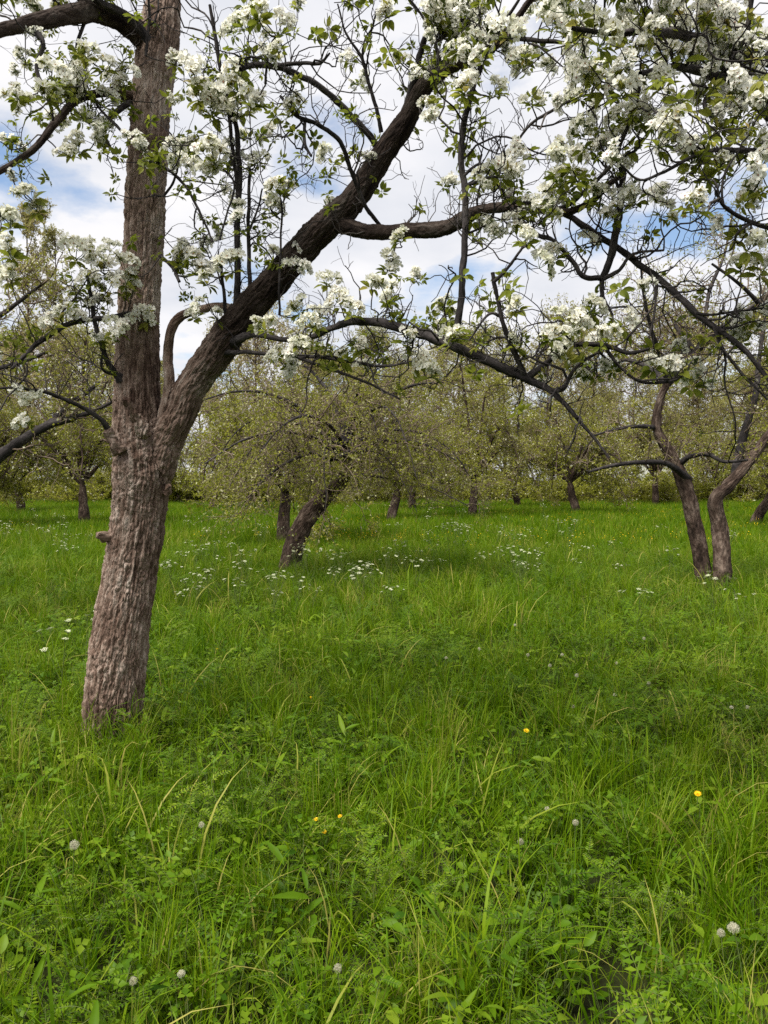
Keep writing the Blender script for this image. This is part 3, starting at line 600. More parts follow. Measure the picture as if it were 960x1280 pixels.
for i, (px, py, wpx) in enumerate(CL):
    wgt = np.hypot(PX - px, (PY - py) * .9 - 8) + rng.uniform(0, 10, len(PX)) + (dep - 2.6) * 6
    j = wgt.argmin(); d = dep[j] - rng.uniform(-.05, .22)
    own2 = BI[j] >= first2; root = pear2 if own2 else pear
    rad = wpx * d / FPX / 2
    k = int(rng.integers(len(BL))); sc = np.clip(rad / (.066 + .008 * (k in (2, 4))), .55, 1.7)
    p = at(px, py, d); dn = unit(np.array([rng.normal() * .45, -.35 + rng.normal() * .4, 1.0]))
    foot = p - dn * .05 * sc
    # crooked spur from the branch to the cluster
    s0 = BP[j]; tdir = foot - s0; L_ = np.linalg.norm(tdir); t = np.linspace(0, 1, 9)[:, None]
    path = s0 + tdir * t + np.array([0, 0, -1.0]) * (np.sin(t * np.pi) * L_ * rng.uniform(.02, .25)) + np.stack([pn(np.hstack([t * 3 + i * 1.37, t * 0 + .4, t * 0 + .7]), q_) for q_ in (61, 62, 63)], 1) * .12 * L_ * np.sin(t * np.pi)
    tubes(tw2 if own2 else tw1, path[None], np.linspace(.0042, .0026, 9)[None], 5, lump=.2)
    z = Vector(dn); q4 = z.to_track_quat('Z', 'Y')
    from mathutils import Quaternion
    q4 = q4 @ Quaternion((0, 0, 1), rng.uniform(0, 6.28))
    lim = 95
    nclus[own2] += 1
    o = bpy.data.objects.new('blossom_cluster', BLM[k]); C.objects.link(o); o.parent = root; o.matrix_parent_inverse = root.matrix_basis.inverted()
    o.rotation_mode = 'QUATERNION'; o.rotation_quaternion = q4; o.location = foot; o.scale = (sc,) * 3
    lr = bpy.data.objects.new('leaf_rosette', LRM[int(rng.integers(len(LR)))]); C.objects.link(lr); lr.parent = o
    s_ = rng.uniform(.85, 1.15) / sc * (.8 + .2 * sc); lr.scale = (s_,) * 3; lr.location = (0, 0, -.004)
for gg, rt in ((tw1, pear), (tw2, pear2)):
    o = obj('spur', gg, M_twig, rt); o['kind'] = 'stuff'
# loose leaves and small bunches on the tips of the other twigs
def dress(tips, root, frac_leaf, frac_bl):
    P = np.vstack([a for a, b in tips]); D = np.vstack([b for a, b in tips])
    rel = P - np.array([0, 0, EYE]); dp = rel @ f_; px = 480 + rel[:, 0] / dp * FPX; py = 640 - (rel @ u_) / dp * FPX
    gL, gB = Geo(), Geo()
    dens = np.clip(.35 + fbm(P * 2.2, 2, 71) * 1.2, .05, 1)
    dens *= np.where((px > 540) & (py < 260), 1.35, 1.0) * np.where(py > 470, .5, 1) * np.where((px < 230) & (py < 340), 2.0, 1)
    u = rng.uniform(size=len(P))
    sel = np.where(u < frac_leaf * dens)[0]
    for k in range(len(LR)): put(gL, LR[k], P[sel[k::len(LR)]], unit(D[sel[k::len(LR)]] + np.array([0, 0, .4])), rng.uniform(.35, .85, len(sel[k::len(LR)])))
    ub = rng.uniform(size=len(P)); selb = np.where(ub < frac_bl * dens * np.where((px > 520) & (py < 130), 2.4, 1))[0]
    for k in range(len(BL)): put(gB, BL[k], P[selb[k::len(BL)]], unit(D[selb[k::len(BL)]] + np.array([0, 0, .7])), rng.uniform(.55, 1.0, len(selb[k::len(BL)])))
    o = obj('leaves', gL, [M_leaf, M_stem], root); o['kind'] = 'stuff'
    if gB.n:
        o = obj('blossom', gB, [M_petal, M_stamen, M_stem], root); o['kind'] = 'stuff'
    print('dress', len(P), len(sel), len(selb), nclus)
dress(tips, pear, .47, .105)
dress(tips2, pear2, .5, .20)

# ------------------------------------------------------------------ orchard trees further off
def crown(skel, n2, n3, n4, l2, l3, l4, leaves_per, leaf, leaf_w, gT, gL, up2=.02, up3=-.02, white=.05, sides=3, wig=.22, detail=1, r3=.007, upb=.25):
    """skel: list of (P,R) boughs. adds branchlets, twigs to gT and leaves to gL"""
    tipsP = []; tipsD = []
    for P, R in skel:
        P = np.asarray(P)[None]; R = np.asarray(R)[None]
        s, d, r, t, _ = spawn(P, R, n2, .15, 1, (35, 85), upb)
        l = l2 * rng.uniform(.5, 1.2, len(s)) * (1.15 - .4 * t)
        A = grow(s, d, l, 9, wig, up2); ra = np.maximum(np.minimum(r * .55, r3 * 2.2), r3); RA = taper(ra, 10, .4); tubes(gT, A, RA, sides + 1)
        s, d, r, t, _ = spawn(A, RA, n3, .15, 1, (35, 85), .15)
        Bq = grow(s, d, l3 * rng.uniform(.4, 1.2, len(s)), 6, wig * 1.2, up3); RB = taper(np.minimum(r * .7, r3), 7, .5); tubes(gT, Bq, RB, sides)
        s, d, r, t, _ = spawn(Bq, RB, n4, .15, 1, (35, 80), .1)
        Cq = grow(s, d, l4 * rng.uniform(.3, 1.2, len(s)), 4, wig, 0.02); RC = taper(np.minimum(r * .75, r3 * .6), 5, .6); tubes(gT, Cq, RC, 3)
        for A_ in (Bq, Cq):
            tipsP.append(A_[:, 1:].reshape(-1, 3)); tipsD.append(unit(A_[:, 1:] - A_[:, :-1]).reshape(-1, 3))
    P = np.vstack(tipsP); D = np.vstack(tipsD)
    n = int(len(P) * leaves_per); i = rng.integers(0, len(P), n)
    dens = fbm(P[i] * 1.1, 2, 81); keep = rng.uniform(-1.0, .3, n) < dens; i = i[keep]; n = len(i)
    ti = np.clip(rng.normal(.45, .16, n) + fbm(P[i] * .9, 2, 82) * .25, 0, .88); ti = np.where(rng.uniform(size=n) < white, 1.0, ti)
    d = unit(D[i] + rdir(n) * .9); b = P[i] + rdir(n) * leaf * .3
    leafs(gL, b, d, rdir(n, .6), leaf * rng.uniform(.6, 1.25, n), leaf_w * rng.uniform(.7, 1.2, n), ti, detail, .2, .2)
def skel_px(lst, n=6, f=1.0): 
    r = []
    for tr in lst:
        P, R = ats(tr); r.append(cat_rom(P, R * .78 * f, n))
    return r
def add_tree(root, trunks, boughs, gT, gL, mtrunk=M_ftrunk, sides=16, bough_name='branch'):
    for P, R in trunks:
        gg = Geo(); tubes(gg, P[None], R[None], sides + 20, cap=True, lump=.2); obj('trunk', gg, mtrunk, root)
    for P, R in boughs:
        gg = Geo(); tubes(gg, P[None], R[None], 7, lump=.3); obj(bough_name, gg, M_branch, root)
    o = obj('twig', gT, M_ftwig, root); o['kind'] = 'stuff'
    o = obj('crown', gL, M_oleaf, root); o['kind'] = 'stuff'
def droop(o, n, r0, spread, rise, fall, rad, ph0=0):
    """boughs arching out from o and drooping at their ends"""
    res = []
    for k in range(n):
        th = ph0 + k / n * 6.283 + rng.normal() * .25; s = spread * rng.uniform(.75, 1.15); h = rise * rng.uniform(.6, 1.2)
        t = np.linspace(0, 1, 14); rr = s * t ** .9
        z = h * np.sin(t * 2.2) / np.sin(1.57) * 1.0 - fall * t ** 3
        P = np.stack([o[0] + np.cos(th) * rr, o[1] + np.sin(th) * rr, o[2] + z], 1); P += np.stack([pn(P * 1.4, 91), pn(P * 1.4, 92), pn(P * 1.4, 93)], 1) * .12 * t[:, None]
        res.append((P, rad * (1 - .8 * t)))
    return res
def rooted(px, py, d):
    b = at(px, py, d); b[2] = gz1(b[0], b[1]); return b

# right-hand tree, two stems
D1 = 10.4
b = rooted(898, 735, D1)
tr = thing('fruit_tree', 'fruit tree with two stems splitting low into a wide V', 'tree', tuple(b), 'fruit trees of the orchard'); bpy.context.view_layer.update()
stemA = skel_px([[(882, 745, D1, 16), (875, 692, D1, 14.5), (866, 645, D1, 14), (855, 603, D1, 13), (838, 569, D1, 10.5), (824, 544, D1, 9), (820, 525, D1, 8), (826, 498, D1, 7), (834, 478, D1, 6.5)]], 7, .86)
stemB = skel_px([[(903, 750, D1 - .1, 18), (902, 700, D1 - .1, 16), (899, 655, D1, 14.5), (894, 625, D1, 12.5), (910, 608, D1, 11), (934, 580, D1, 9.5), (962, 543, D1, 9), (1000, 500, D1, 8), (1030, 450, D1, 6)]], 7, .86)
bo = skel_px([[(834, 480, D1, 7), (848, 458, D1, 6.5), (866, 444, D1, 6.5), (880, 430, D1, 6), (905, 408, D1, 5), (945, 380, D1 - .2, 3.6), (990, 350, D1 - .4, 2)],
 [(834, 478, D1, 5), (828, 450, D1 - .2, 4), (815, 415, D1 - .4, 3), (805, 370, D1 - .6, 2.4), (800, 320, D1 - .8, 1.6)],
 [(870, 442, D1, 5), (858, 425, D1, 3.6), (848, 412, D1 + .2, 3), (835, 390, D1 + .4, 2)],
 [(872, 440, D1, 4.5), (880, 405, D1, 3.6), (888, 360, D1 + .2, 3), (905, 320, D1 + .4, 2), (915, 270, D1 + .5, 1.4)],
 [(862, 600, D1, 6), (835, 580, D1 - .3, 4.6), (800, 578, D1 - .6, 3.8), (765, 582, D1 - .9, 3), (735, 590, D1 - 1.1, 2)],
 [(818, 534, D1, 4), (795, 533, D1 - .4, 3), (765, 538, D1 - .8, 2), (740, 545, D1 - 1, 1.4)],
 [(850, 580, D1, 5), (862, 571, D1 - .2, 4), (885, 568, D1 - .4, 3.6), (905, 577, D1 - .6, 3), (935, 575, D1 - .8, 2)],
 [(918, 600, D1, 8), (924, 565, D1 + .2, 7), (934, 530, D1 + .3, 6), (945, 490, D1 + .4, 5), (950, 440, D1 + .5, 3.5), (960, 380, D1 + .6, 2)],
 [(965, 540, D1, 6), (985, 520, D1 - .3, 5), (1010, 515, D1 - .6, 4)],
 [(1000, 500, D1, 6), (990, 440, D1 - .3, 5), (965, 400, D1 - .5, 4), (930, 360, D1 - .7, 3), (890, 330, D1 - .9, 2)],
 [(1030, 450, D1, 5), (1060, 380, D1 + .3, 4), (1050, 300, D1 + .6, 3), (1020, 220, D1 + .8, 2)],
 [(834, 480, D1, 5), (815, 462, D1 + .6, 4), (785, 450, D1 + 1.2, 3.2), (750, 455, D1 + 1.6, 2.4), (715, 470, D1 + 1.9, 1.5)]], 5)
gT, gL = Geo(), Geo(); crown(bo[:4] + bo[7:], 12, 7, 3, .75, .4, .16, .6, .038, .022, gT, gL, up2=.0, up3=-.02, white=.10, r3=.0055, wig=.26)
crown(bo[4:7], 6, 4, 2, .5, .3, .14, .4, .036, .021, gT, gL, r3=.0045)
add_tree(tr, stemA + stemB, bo, gT, gL)

# middle tree, leaning, with a low hanging crown
D2 = 12.8
b = rooted(362, 712, D2)
tr = thing('fruit_tree', 'leaning fruit tree with a thick bare crooked trunk and a drooping twiggy crown', 'tree', tuple(b), 'fruit trees of the orchard'); bpy.context.view_layer.update()
tk = skel_px([[(360, 722, D2, 17), (366, 690, D2, 16), (376, 662, D2, 15.5), (390, 640, D2, 15), (408, 620, D2, 13), (424, 606, D2, 11), (432, 590, D2, 9), (434, 572, D2, 8), (428, 558, D2, 7)]], 7)
bo = skel_px([[(432, 580, D2, 6), (415, 560, D2 - .3, 5), (385, 545, D2 - .8, 4.5), (345, 540, D2 - 1.3, 3.6), (300, 552, D2 - 1.8, 2.6), (255, 580, D2 - 2.2, 1.6)],
 [(430, 562, D2, 6), (405, 535, D2, 5), (375, 510, D2, 4.2), (335, 492, D2 - .2, 3.4), (290, 490, D2 - .4, 2.6), (240, 505, D2 - .6, 1.6)],
 [(430, 560, D2, 6), (425, 525, D2 + .3, 5), (410, 490, D2 + .6, 4), (385, 460, D2 + .8, 3), (350, 440, D2 + 1, 2)],
 [(434, 570, D2, 6), (455, 555, D2 - .3, 4.6), (490, 550, D2 - .7, 3.6), (530, 555, D2 - 1, 2.6), (570, 575, D2 - 1.2, 1.6)],
 [(432, 565, D2, 6), (450, 530, D2 + .2, 5), (480, 500, D2 + .4, 4), (515, 482, D2 + .5, 3), (555, 478, D2 + .6, 2)],
 [(430, 562, D2, 5), (440, 520, D2 - .4, 4.2), (450, 480, D2 - .8, 3.4), (470, 450, D2 - 1, 2.4), (490, 430, D2 - 1.2, 1.5)],
 [(430, 570, D2, 5), (400, 565, D2 - .8, 4.2), (365, 575, D2 - 1.5, 3.4), (335, 595, D2 - 2, 2.6), (310, 622, D2 - 2.3, 1.5)],
 [(432, 560, D2, 5), (410, 530, D2 - 1, 4), (380, 520, D2 - 1.8, 3), (350, 535, D2 - 2.4, 2.4), (325, 565, D2 - 2.8, 1.5)],
 [(434, 572, D2, 5), (445, 560, D2 + .8, 4), (465, 562, D2 + 1.5, 3), (490, 580, D2 + 2, 2)],
 [(434, 590, D2, 4), (470, 596, D2 - .4, 2.6), (505, 600, D2 - .7, 2), (540, 610, D2 - 1, 1.4), (585, 632, D2 - 1.3, 1)]], 5, .7)
bo += droop(at(430, 560, D2 - .2), 9, .04, 2.1, .7, 1.15, .03, .4) + droop(at(415, 575, D2 - .9), 7, .04, 1.7, .35, 1.0, .024, 1.1)
gT, gL = Geo(), Geo(); crown(bo, 12, 7, 3, .8, .42, .18, .95, .040, .024, gT, gL, up2=-.015, up3=-.03, white=.16, r3=.0055, wig=.26)
add_tree(tr, tk, bo, gT, gL)

# tree beyond the left edge: its dark boughs come into view
D3 = 8.5
b = rooted(-150, 770, D3)
tr = thing('fruit_tree', 'fruit tree beyond the frame, its dark boughs reaching in low behind the near trunk', 'tree', tuple(b), 'fruit trees of the orchard'); bpy.context.view_layer.update()
tk = skel_px([[(-150, 790, D3, 22), (-140, 720, D3, 19), (-110, 650, D3, 17), (-70, 615, D3, 14), (-35, 592, D3, 12)]], 7)
bo = skel_px([[(-35, 592, D3, 12), (0, 570, D3, 9.5), (30, 549, D3, 8), (62, 531, D3, 7), (95, 522, D3, 5), (130, 508, D3, 3), (160, 490, D3, 1.6)],
 [(62, 531, D3, 6), (80, 512, D3 + .1, 5), (98, 498, D3 + .1, 4.4), (112, 488, D3 + .2, 3.4), (125, 478, D3 + .2, 2)],
 [(-110, 650, D3, 12), (-90, 540, D3, 9), (-70, 440, D3, 7), (-40, 350, D3, 5), (0, 290, D3, 3)],
 [(-80, 480, D3, 6), (-30, 420, D3, 5), (20, 380, D3, 3.6), (60, 350, D3, 2)],
 [(-80, 500, D3, 6), (-30, 470, D3, 5), (20, 455, D3, 4), (60, 440, D3, 2.4)]], 5)
gT, gL = Geo(), Geo(); crown(bo, 11, 7, 3, .7, .35, .16, .9, .036, .021, gT, gL, up2=0, up3=-.01, white=.15, r3=.005, wig=.26)
add_tree(tr, tk, bo, gT, gL)

# orchard rows: four builds, copied with their parts
def build_orchard(h, lean, spread, nb, rise, fall, label, cat='tree', leaf=.078):
    root = thing('orchard_tree', label, cat, (0, 0, 0), 'orchard trees in rows across the far meadow')
    top = np.array([lean, lean * .3, h]); P = np.array([[0, 0, -.1], [lean * .2, 0, h * .35], [lean * .75, lean * .2, h * .72], top]); R = np.array([.20, .17, .145, .10])
    P, R = cat_rom(P, R, 5)
    bo = droop(top, nb, .09, spread, rise, fall, .075, rng.uniform(0, 6)) + droop(top, 3, .08, spread * .5, rise * 1.8, 0, .065, rng.uniform(0, 6))
    gT, gL = Geo(), Geo()
    crown(bo, 13, 8, 3, 1.0, .55, .24, 1.2, leaf, leaf * .6, gT, gL, up2=-.015, up3=-.03, white=.08, r3=.009, wig=.24, detail=1)
    gg = Geo(); tubes(gg, P[None], R[None], 12, lump=.25); obj('trunk', gg, M_ftrunk, root)
    for a, r in bo[:0]: pass
    gB = Geo()
    for a, r in bo: tubes(gB, a[None], r[None], 6, lump=.2)
    o = obj('boughs', gB, M_ftrunk, root); o.name = 'branch'; o['kind'] = 'stuff'
    o = obj('twig', gT, M_ftwig, root); o['kind'] = 'stuff'
    o = obj('crown', gL, M_oleaf, root); o['kind'] = 'stuff'
    return root
def copy_tree(o):
    c = o.copy(); C.objects.link(c)
    for ch in list(o.children):
        k = ch.copy(); C.objects.link(k); k.parent = c; k.matrix_parent_inverse = ch.matrix_parent_inverse.copy()
    return c
protos = [build_orchard(1.45, .25, 2.5, 9, 1.7, 1.5, 'x'), build_orchard(1.3, -.5, 2.3, 8, 2.0, 1.3, 'x'), build_orchard(1.6, .1, 2.7, 9, 2.3, 1.7, 'x')]
used = [False] * 3
ROW = [  # px of the trunk, depth, build, scale, turn, label
 (352, 18, 0, .9, 1.0, 'orchard tree just behind the leaning tree, its dark trunk close beside it'),
 (488, 27, 1, 1.0, 3.9, 'orchard tree with thin trunk leaning left, behind the blossoming twigs'),
 (105, 25, 2, .95, 2.0, 'orchard tree showing a dark trunk directly left of the big near trunk'),
 (515, 36, 2, 1.0, 5.0, 'orchard tree with short dark trunk seen deep in the middle of the row'),
 (720, 33, 0, 1.05, 2.4, 'orchard tree with dark upright trunk standing in the open between middle and two-stemmed tree'),
 (648, 41, 1, 1.05, .6, 'orchard tree with stubby leaning trunk at the edge of the open grass'),
 (945, 26, 1, 1.0, 1.9, 'orchard tree leaning behind the two-stemmed tree at the picture edge'),
 (28, 34, 0, 1.05, 4.2, 'orchard tree low in the corner under the dark bough'),
 (265, 38, 1, 1.1, 2.8, 'orchard tree glimpsed right beside the big trunk above the grass edge'),
 (590, 30, 2, .95, .2, 'orchard tree with a full olive crown under the sweeping blossom branch'),
 (820, 44, 2, 1.1, 3.4, 'orchard tree behind the gap left of the two-stemmed tree'),
 (430, 46, 0, 1.15, 5.6, 'orchard tree far behind the leaning tree'),
 (180, 46, 2, 1.1, 1.2, 'orchard tree hidden for the most part by the big trunk'),
 (895, 48, 0, 1.1, .9, 'orchard tree behind the fork of the two-stemmed tree'),
 (-20, 24, 1, 1.0, 5.1, 'orchard tree cut by the picture edge beneath the hanging bough'),
 (1010, 36, 2, 1.1, 2.2, 'orchard tree beyond the edge past the two-stemmed tree'),
 (560, 50, 1, 1.2, 4.4, 'orchard tree at the very back of the middle row'),
 (340, 52, 2, 1.15, 3.0, 'orchard tree at the back between big trunk and leaning tree'),
 (760, 52, 1, 1.2, .1, 'orchard tree at the back beyond the open grass'),
 (690, 54, 2, 1.15, 1.4, 'orchard tree at the back beside the stubby leaning trunk'),
 (80, 52, 1, 1.2, 2.6, 'orchard tree at the back on the side of the dark bough')]
for px, d, k, s, a, lab in ROW:
    o = copy_tree(protos[k]) if used[k] else protos[k]; used[k] = True
    p = at(px, 640, d); o.location = (p[0], p[1], gz1(p[0], p[1]) - .03); o.rotation_euler = (0, 0, a); o.scale = (s,) * 3
    o['label'] = lab

# tall wood at the far side
def build_wood(h, r, shape, label, bare=1.0):
    root = thing('woodland_tree', label, 'tree', (0, 0, 0), 'tall trees of the far wood')
    t = np.linspace(0, 1, 16); P = np.stack([pn(np.stack([t * 2, t * 0 + h, t * 0], 1), 3) * .4, pn(np.stack([t * 2, t * 0 + h, t * 0 + 5], 1), 3) * .4, t * h - .1], 1); R = .17 * (1 - .85 * t)
    gg = Geo(); tubes(gg, P[None], R[None], 8, lump=.15); obj('trunk', gg, M_ftrunk, root)
    n = 34; tt = rng.uniform(.22, .97, n); i = (tt * 15).astype(int); st = P[np.minimum(i, 14)] + (P[np.minimum(i + 1, 15)] - P[np.minimum(i, 14)]) * ((tt * 15) - i)[:, None]
    th = rng.uniform(0, 6.283, n)
    d = np.stack([np.cos(th), np.sin(th), np.full(n, 1.0 if shape == 'poplar' else .45)], 1)
    ln = r * (.45 + .75 * np.sin(np.pi * np.minimum(tt * 1.02, 1)) if shape != 'poplar' else np.sin(np.clip(tt * 3, .2, 3.0)) * .8 + .3) * rng.uniform(.35, 1.35, n)
    A = grow(st, d, ln, 7, .16, .12 if shape == 'poplar' else .03)
    gT, gL = Geo(), Geo(); tubes(gT, A, taper(np.full(n, .05), 8, .3), 4)
    sk = [(A[k], np.linspace(.05, .015, 8)) for k in range(n)]
    crown(sk, 9, 5, 2, 1.5 if shape != 'poplar' else .8, .8 if shape != 'poplar' else .4, .3, 1.15 * bare, .115, .08, gT, gL, up2=.03, up3=.0, white=0, r3=.014, wig=.2, detail=1)
    o = obj('twig', gT, M_ftwig, root); o['kind'] = 'stuff'
    o = obj('crown', gL, M_wleaf, root); o['kind'] = 'stuff'
    return root
wp = [build_wood(11.5, 3.3, 'round', 'x', 1.1), build_wood(11.5, 3.2, 'round', 'x', .8), build_wood(21, 2.8, 'poplar', 'x', 1.2)]
used = [False] * 3
WOOD = [(40, 62, 2, 1.15, 'tall narrow poplar rising over the crowns left of the near trunk'),
 (-25, 66, 2, 1.0, 'tall narrow poplar cut by the picture edge'), (75, 68, 2, .95, 'second tall poplar close beside the first one left of the near trunk'), (200, 70, 2, .62, 'narrow poplar showing just right of the upper trunk'),
 (100, 58, 0, 1.0, 'leafy woodland tree behind the left orchard trees'), (290, 60, 0, .95, 'leafy woodland tree between the near trunk and its limb'),
 (-40, 60, 0, 1.0, 'leafy woodland tree at the outer end of the wood by the poplars'), (385, 64, 1, 1.1, 'thin leaved woodland tree above the leaning tree'),
 (470, 60, 0, .95, 'leafy woodland tree under the blue gap in the clouds'), (550, 66, 1, 1.15, 'half bare woodland tree behind the sweeping blossom branch'),
 (630, 60, 1, 1.05, 'half bare brownish woodland tree over the middle of the open grass'), (700, 62, 1, 1.1, 'half bare brownish woodland tree next to the two-stemmed tree gap'),
 (790, 60, 0, .95, 'yellow green woodland tree left of the two-stemmed tree'), (870, 58, 0, 1.05, 'yellow green woodland tree seen inside the V of the two stems'),
 (950, 60, 0, 1.1, 'yellow green woodland tree at the picture edge past the V of stems'), (1030, 62, 1, 1.1, 'thin woodland tree beyond the picture edge'),
 (170, 66, 1, 1.0, 'thin woodland tree hidden by the near trunk'), (740, 72, 0, 1.1, 'woodland tree at the back over the brown thicket'), (440, 74, 0, 1.1, 'woodland tree at the back over the leaning tree'), (20, 74, 0, 1.2, 'woodland tree at the foot of the tall poplar')]
for i, px in enumerate(range(-70, 1060, 62)):
    WOOD.append((px + (i * 37) % 29, 50 + (i * 13) % 9 + 22 * (i % 2), (1, 0, 1)[i % 3], .8 + .12 * (i % 4), None))
for i, (px, d, k, s, lab) in enumerate(WOOD):
    o = copy_tree(wp[k]) if used[k] else wp[k]; used[k] = True
    p = at(px, 640, d); o.location = (p[0], p[1], gz1(p[0], p[1]) - .05); o.rotation_euler = (0, 0, i * 2.1); o.scale = (s, s, s * (.95 + .1 * (i % 3))); o['label'] = lab or 'one of the crowded woodland trees closing the far side of the meadow'
    if not lab: o['group'] = 'crowded trees of the far wood'
# low bushes along the edge of the wood
def build_shrub(h, wd):
    root = thing('shrub', 'low bush growing under the trees at the far edge of the grass', 'shrub', (0, 0, 0), 'low bushes along the far edge')
    n = 16; d = rdir(n, .9); d[:, 2] = np.abs(d[:, 2]) + .15; A = grow(np.zeros((n, 3)) + rng.normal(size=(n, 3)) * np.array([wd * .3, wd * .2, 0]), d, h * rng.uniform(.7, 1.2, n), 9, .12, .02)
    gT, gL = Geo(), Geo(); RA = taper(np.full(n, .025), 10, .3); tubes(gT, A, RA, 4)
    crown([(A[k], RA[k]) for k in range(n)], 8, 5, 2, .7, .4, .2, 1.1, .10, .065, gT, gL, white=.02, r3=.008)
    o = obj('twig', gT, M_ftwig, root); o['kind'] = 'stuff'; o = obj('crown', gL, M_oleaf, root); o['kind'] = 'stuff'
    return root
sh = [build_shrub(1.7, 1.6), build_shrub(1.4, 2.0)]
for i, px in enumerate(range(-60, 1040, 26)):
    o = sh[i] if i < 2 else copy_tree(sh[i % 2])
    p = at(px + (i * 23) % 31, 640, 46 + (i * 17) % 14); o.location = (p[0], p[1], gz1(p[0], p[1]) - .05); o.rotation_euler = (0, 0, i * 1.7); k = .8 + .15 * (i % 4); o.scale = (k * 1.35, k * 1.35, k * 1.2)

# ------------------------------------------------------------------ meadow
def blade_geo(n, hmin, hmax, wd, spread, lean, tmu=.45):
    gg = Geo(); k = 6; t = np.linspace(0, 1, k)
    b = rng.normal(size=(n, 2)) * spread; a = rng.uniform(0, 6.283, n); l = rng.uniform(hmin, hmax, n); c = np.abs(rng.normal(lean, .35, n))
    th = np.minimum(c[:, None] * t[None] ** 1.3 * 1.3, 2.4)
    ds = l[:, None] / (k - 1)
    r = np.cumsum(np.sin(th) * ds, 1) - np.sin(th[:, :1]) * ds; z = np.cumsum(np.cos(th) * ds, 1) - np.cos(th[:, :1]) * ds
    ctr = np.stack([b[:, :1] + np.cos(a)[:, None] * r, b[:, 1:] + np.sin(a)[:, None] * r, z], -1)
    sa = a + np.pi / 2 + rng.normal(size=n) * .6; side = np.stack([np.cos(sa), np.sin(sa), np.zeros(n)], 1)[:, None]
    ww = wd * rng.uniform(.6, 1.2, n)[:, None] * np.array([.55, .9, 1, .85, .55, .06])[None]
    V = np.stack([ctr - side * ww[..., None] / 2, ctr + side * ww[..., None] / 2], 2)
    idx = np.arange(n * k * 2).reshape(n, k, 2)
    q = np.stack([idx[:, :-1, 0], idx[:, :-1, 1], idx[:, 1:, 1], idx[:, 1:, 0]], -1).reshape(-1, 4)
    tint = np.clip(rng.normal(tmu, .16, n), 0, 1)
    tint = np.where(rng.uniform(size=n) < .014, 1.0, tint)
    gg.add(V.reshape(-1, 3), q=q, tint=np.repeat(tint, k * 2))
    return gg
def vetch_geo(nst, h, ls=1.0, npair=9, lw=.36):
    """stems with pinnate leaves"""
    gg = Geo()
    for s in range(nst):
        a = rng.uniform(0, 6.283); l = h * rng.uniform(.7, 1.2)
        stp = grow(np.array([[rng.normal() * .03, rng.normal() * .03, 0]]), np.array([[np.cos(a) * .5, np.sin(a) * .5, 1.0]]), np.array([l]), 10, .12, -.01)
        tubes(gg, stp, taper(np.array([.0018]), 11, .5), 3, m=1, tint=np.array([.5]))
        for k in range(3, 11, 1):
            th = a + k * 2.4 + rng.normal() * .4; ll = rng.uniform(.07, .13) * ls
            d0 = np.array([np.cos(th), np.sin(th), .55])
            rc = grow(stp[0, k][None], d0[None], np.array([ll]), npair, .09, -.10)[0]
            tubes(gg, rc[None], np.full((1, npair + 1), .0007), 3, m=1, tint=np.array([.6]))
            tan = unit(np.gradient(rc, axis=0))[1:]; p = rc[1:]
            sd = unit(np.cross(tan, np.array([0, 0, 1.0]))); upv = np.cross(sd, tan)
            for sg in (-1, 1):
                n = len(p); dv = sd * sg + tan * .45 + upv * .15
                sz = .021 * ls * (9 / npair) ** .5 * np.linspace(1.05, .6, n) * rng.uniform(.75, 1.15, n)
                leafs(gg, p, dv + rng.normal(size=(n, 3)) * .12, upv + rng.normal(size=(n, 3)) * .3, sz, sz * lw, np.clip(rng.normal(.5, .14, n), 0, 1), 1, .15, .1)
    return gg
def herb_geo(nl, size, wdr, el=.6):
    gg = Geo(); th = rng.uniform(0, 6.283, nl); el = rng.uniform(.2, 1.4, nl) * el
    b = np.stack([rng.normal(size=nl) * .025, rng.normal(size=nl) * .025, rng.uniform(.02, .2, nl)], 1)
    d = np.stack([np.cos(th), np.sin(th), el], 1); ln = size * rng.uniform(.5, 1.2, nl)
    q0 = b.copy(); q0[:, 2] = 0; q0[:, :2] *= .3
    tubes(gg, np.stack([q0, (q0 + b) / 2, b], 1), np.full((nl, 3), .0015), 3, m=1)
    leafs(gg, b, d, np.array([[0, 0, 1.0]]) + rng.normal(size=(nl, 3)) * .25, ln, ln * wdr, np.clip(rng.normal(.5, .18, nl), 0, 1), 2, .2, .35)
    return gg
def fern_geo(h):
    """cow-parsley like divided leaf: rachis, side rachises, small leaflets"""
    gg = Geo()
    for s in range(3):
        th = rng.uniform(0, 6.283); rc = grow(np.zeros((1, 3)), np.array([[np.cos(th) * .6, np.sin(th) * .6, 1.0]]), np.array([h * rng.uniform(.8, 1.2)]), 10, .05, -.07)
        tubes(gg, rc, taper(np.array([.002]), 11, .4), 3, m=1)
        tan = unit(np.gradient(rc[0], axis=0)); sd0 = unit(np.cross(tan, np.array([0, 0, 1.0])))
        for k in range(4, 11):
            for sg in (-1, 1):
                ll = h * .42 * (1.15 - k / 11)
                r2 = grow(rc[0, k][None], (sd0[k] * sg + tan[k] * .5)[None], np.array([ll]), 6, .05, -.03)[0]
                t2 = unit(np.gradient(r2, axis=0))[1:]; p = r2[1:]
                s2 = unit(np.cross(t2, np.array([0, 0, 1.0])))
                for g2 in (-1, 1):
                    n = len(p); sz = ll * .34 * np.linspace(1, .5, n)
                    leafs(gg, p, s2 * g2 + t2 * .7, np.array([[0, 0, 1.0]]) + rng.normal(size=(n, 3)) * .2, sz, sz * .45, np.clip(rng.normal(.45, .12, n), 0, 1), 1, .15, .1)
    return gg
def source(name, geos, mats):
    c = bpy.data.collections.new(name)
    for i, gg in enumerate(geos):
        c.objects.link(bpy.data.objects.new('%s_%02d' % (name, i), gg.mesh(name, mats)))
    return c, len(geos)
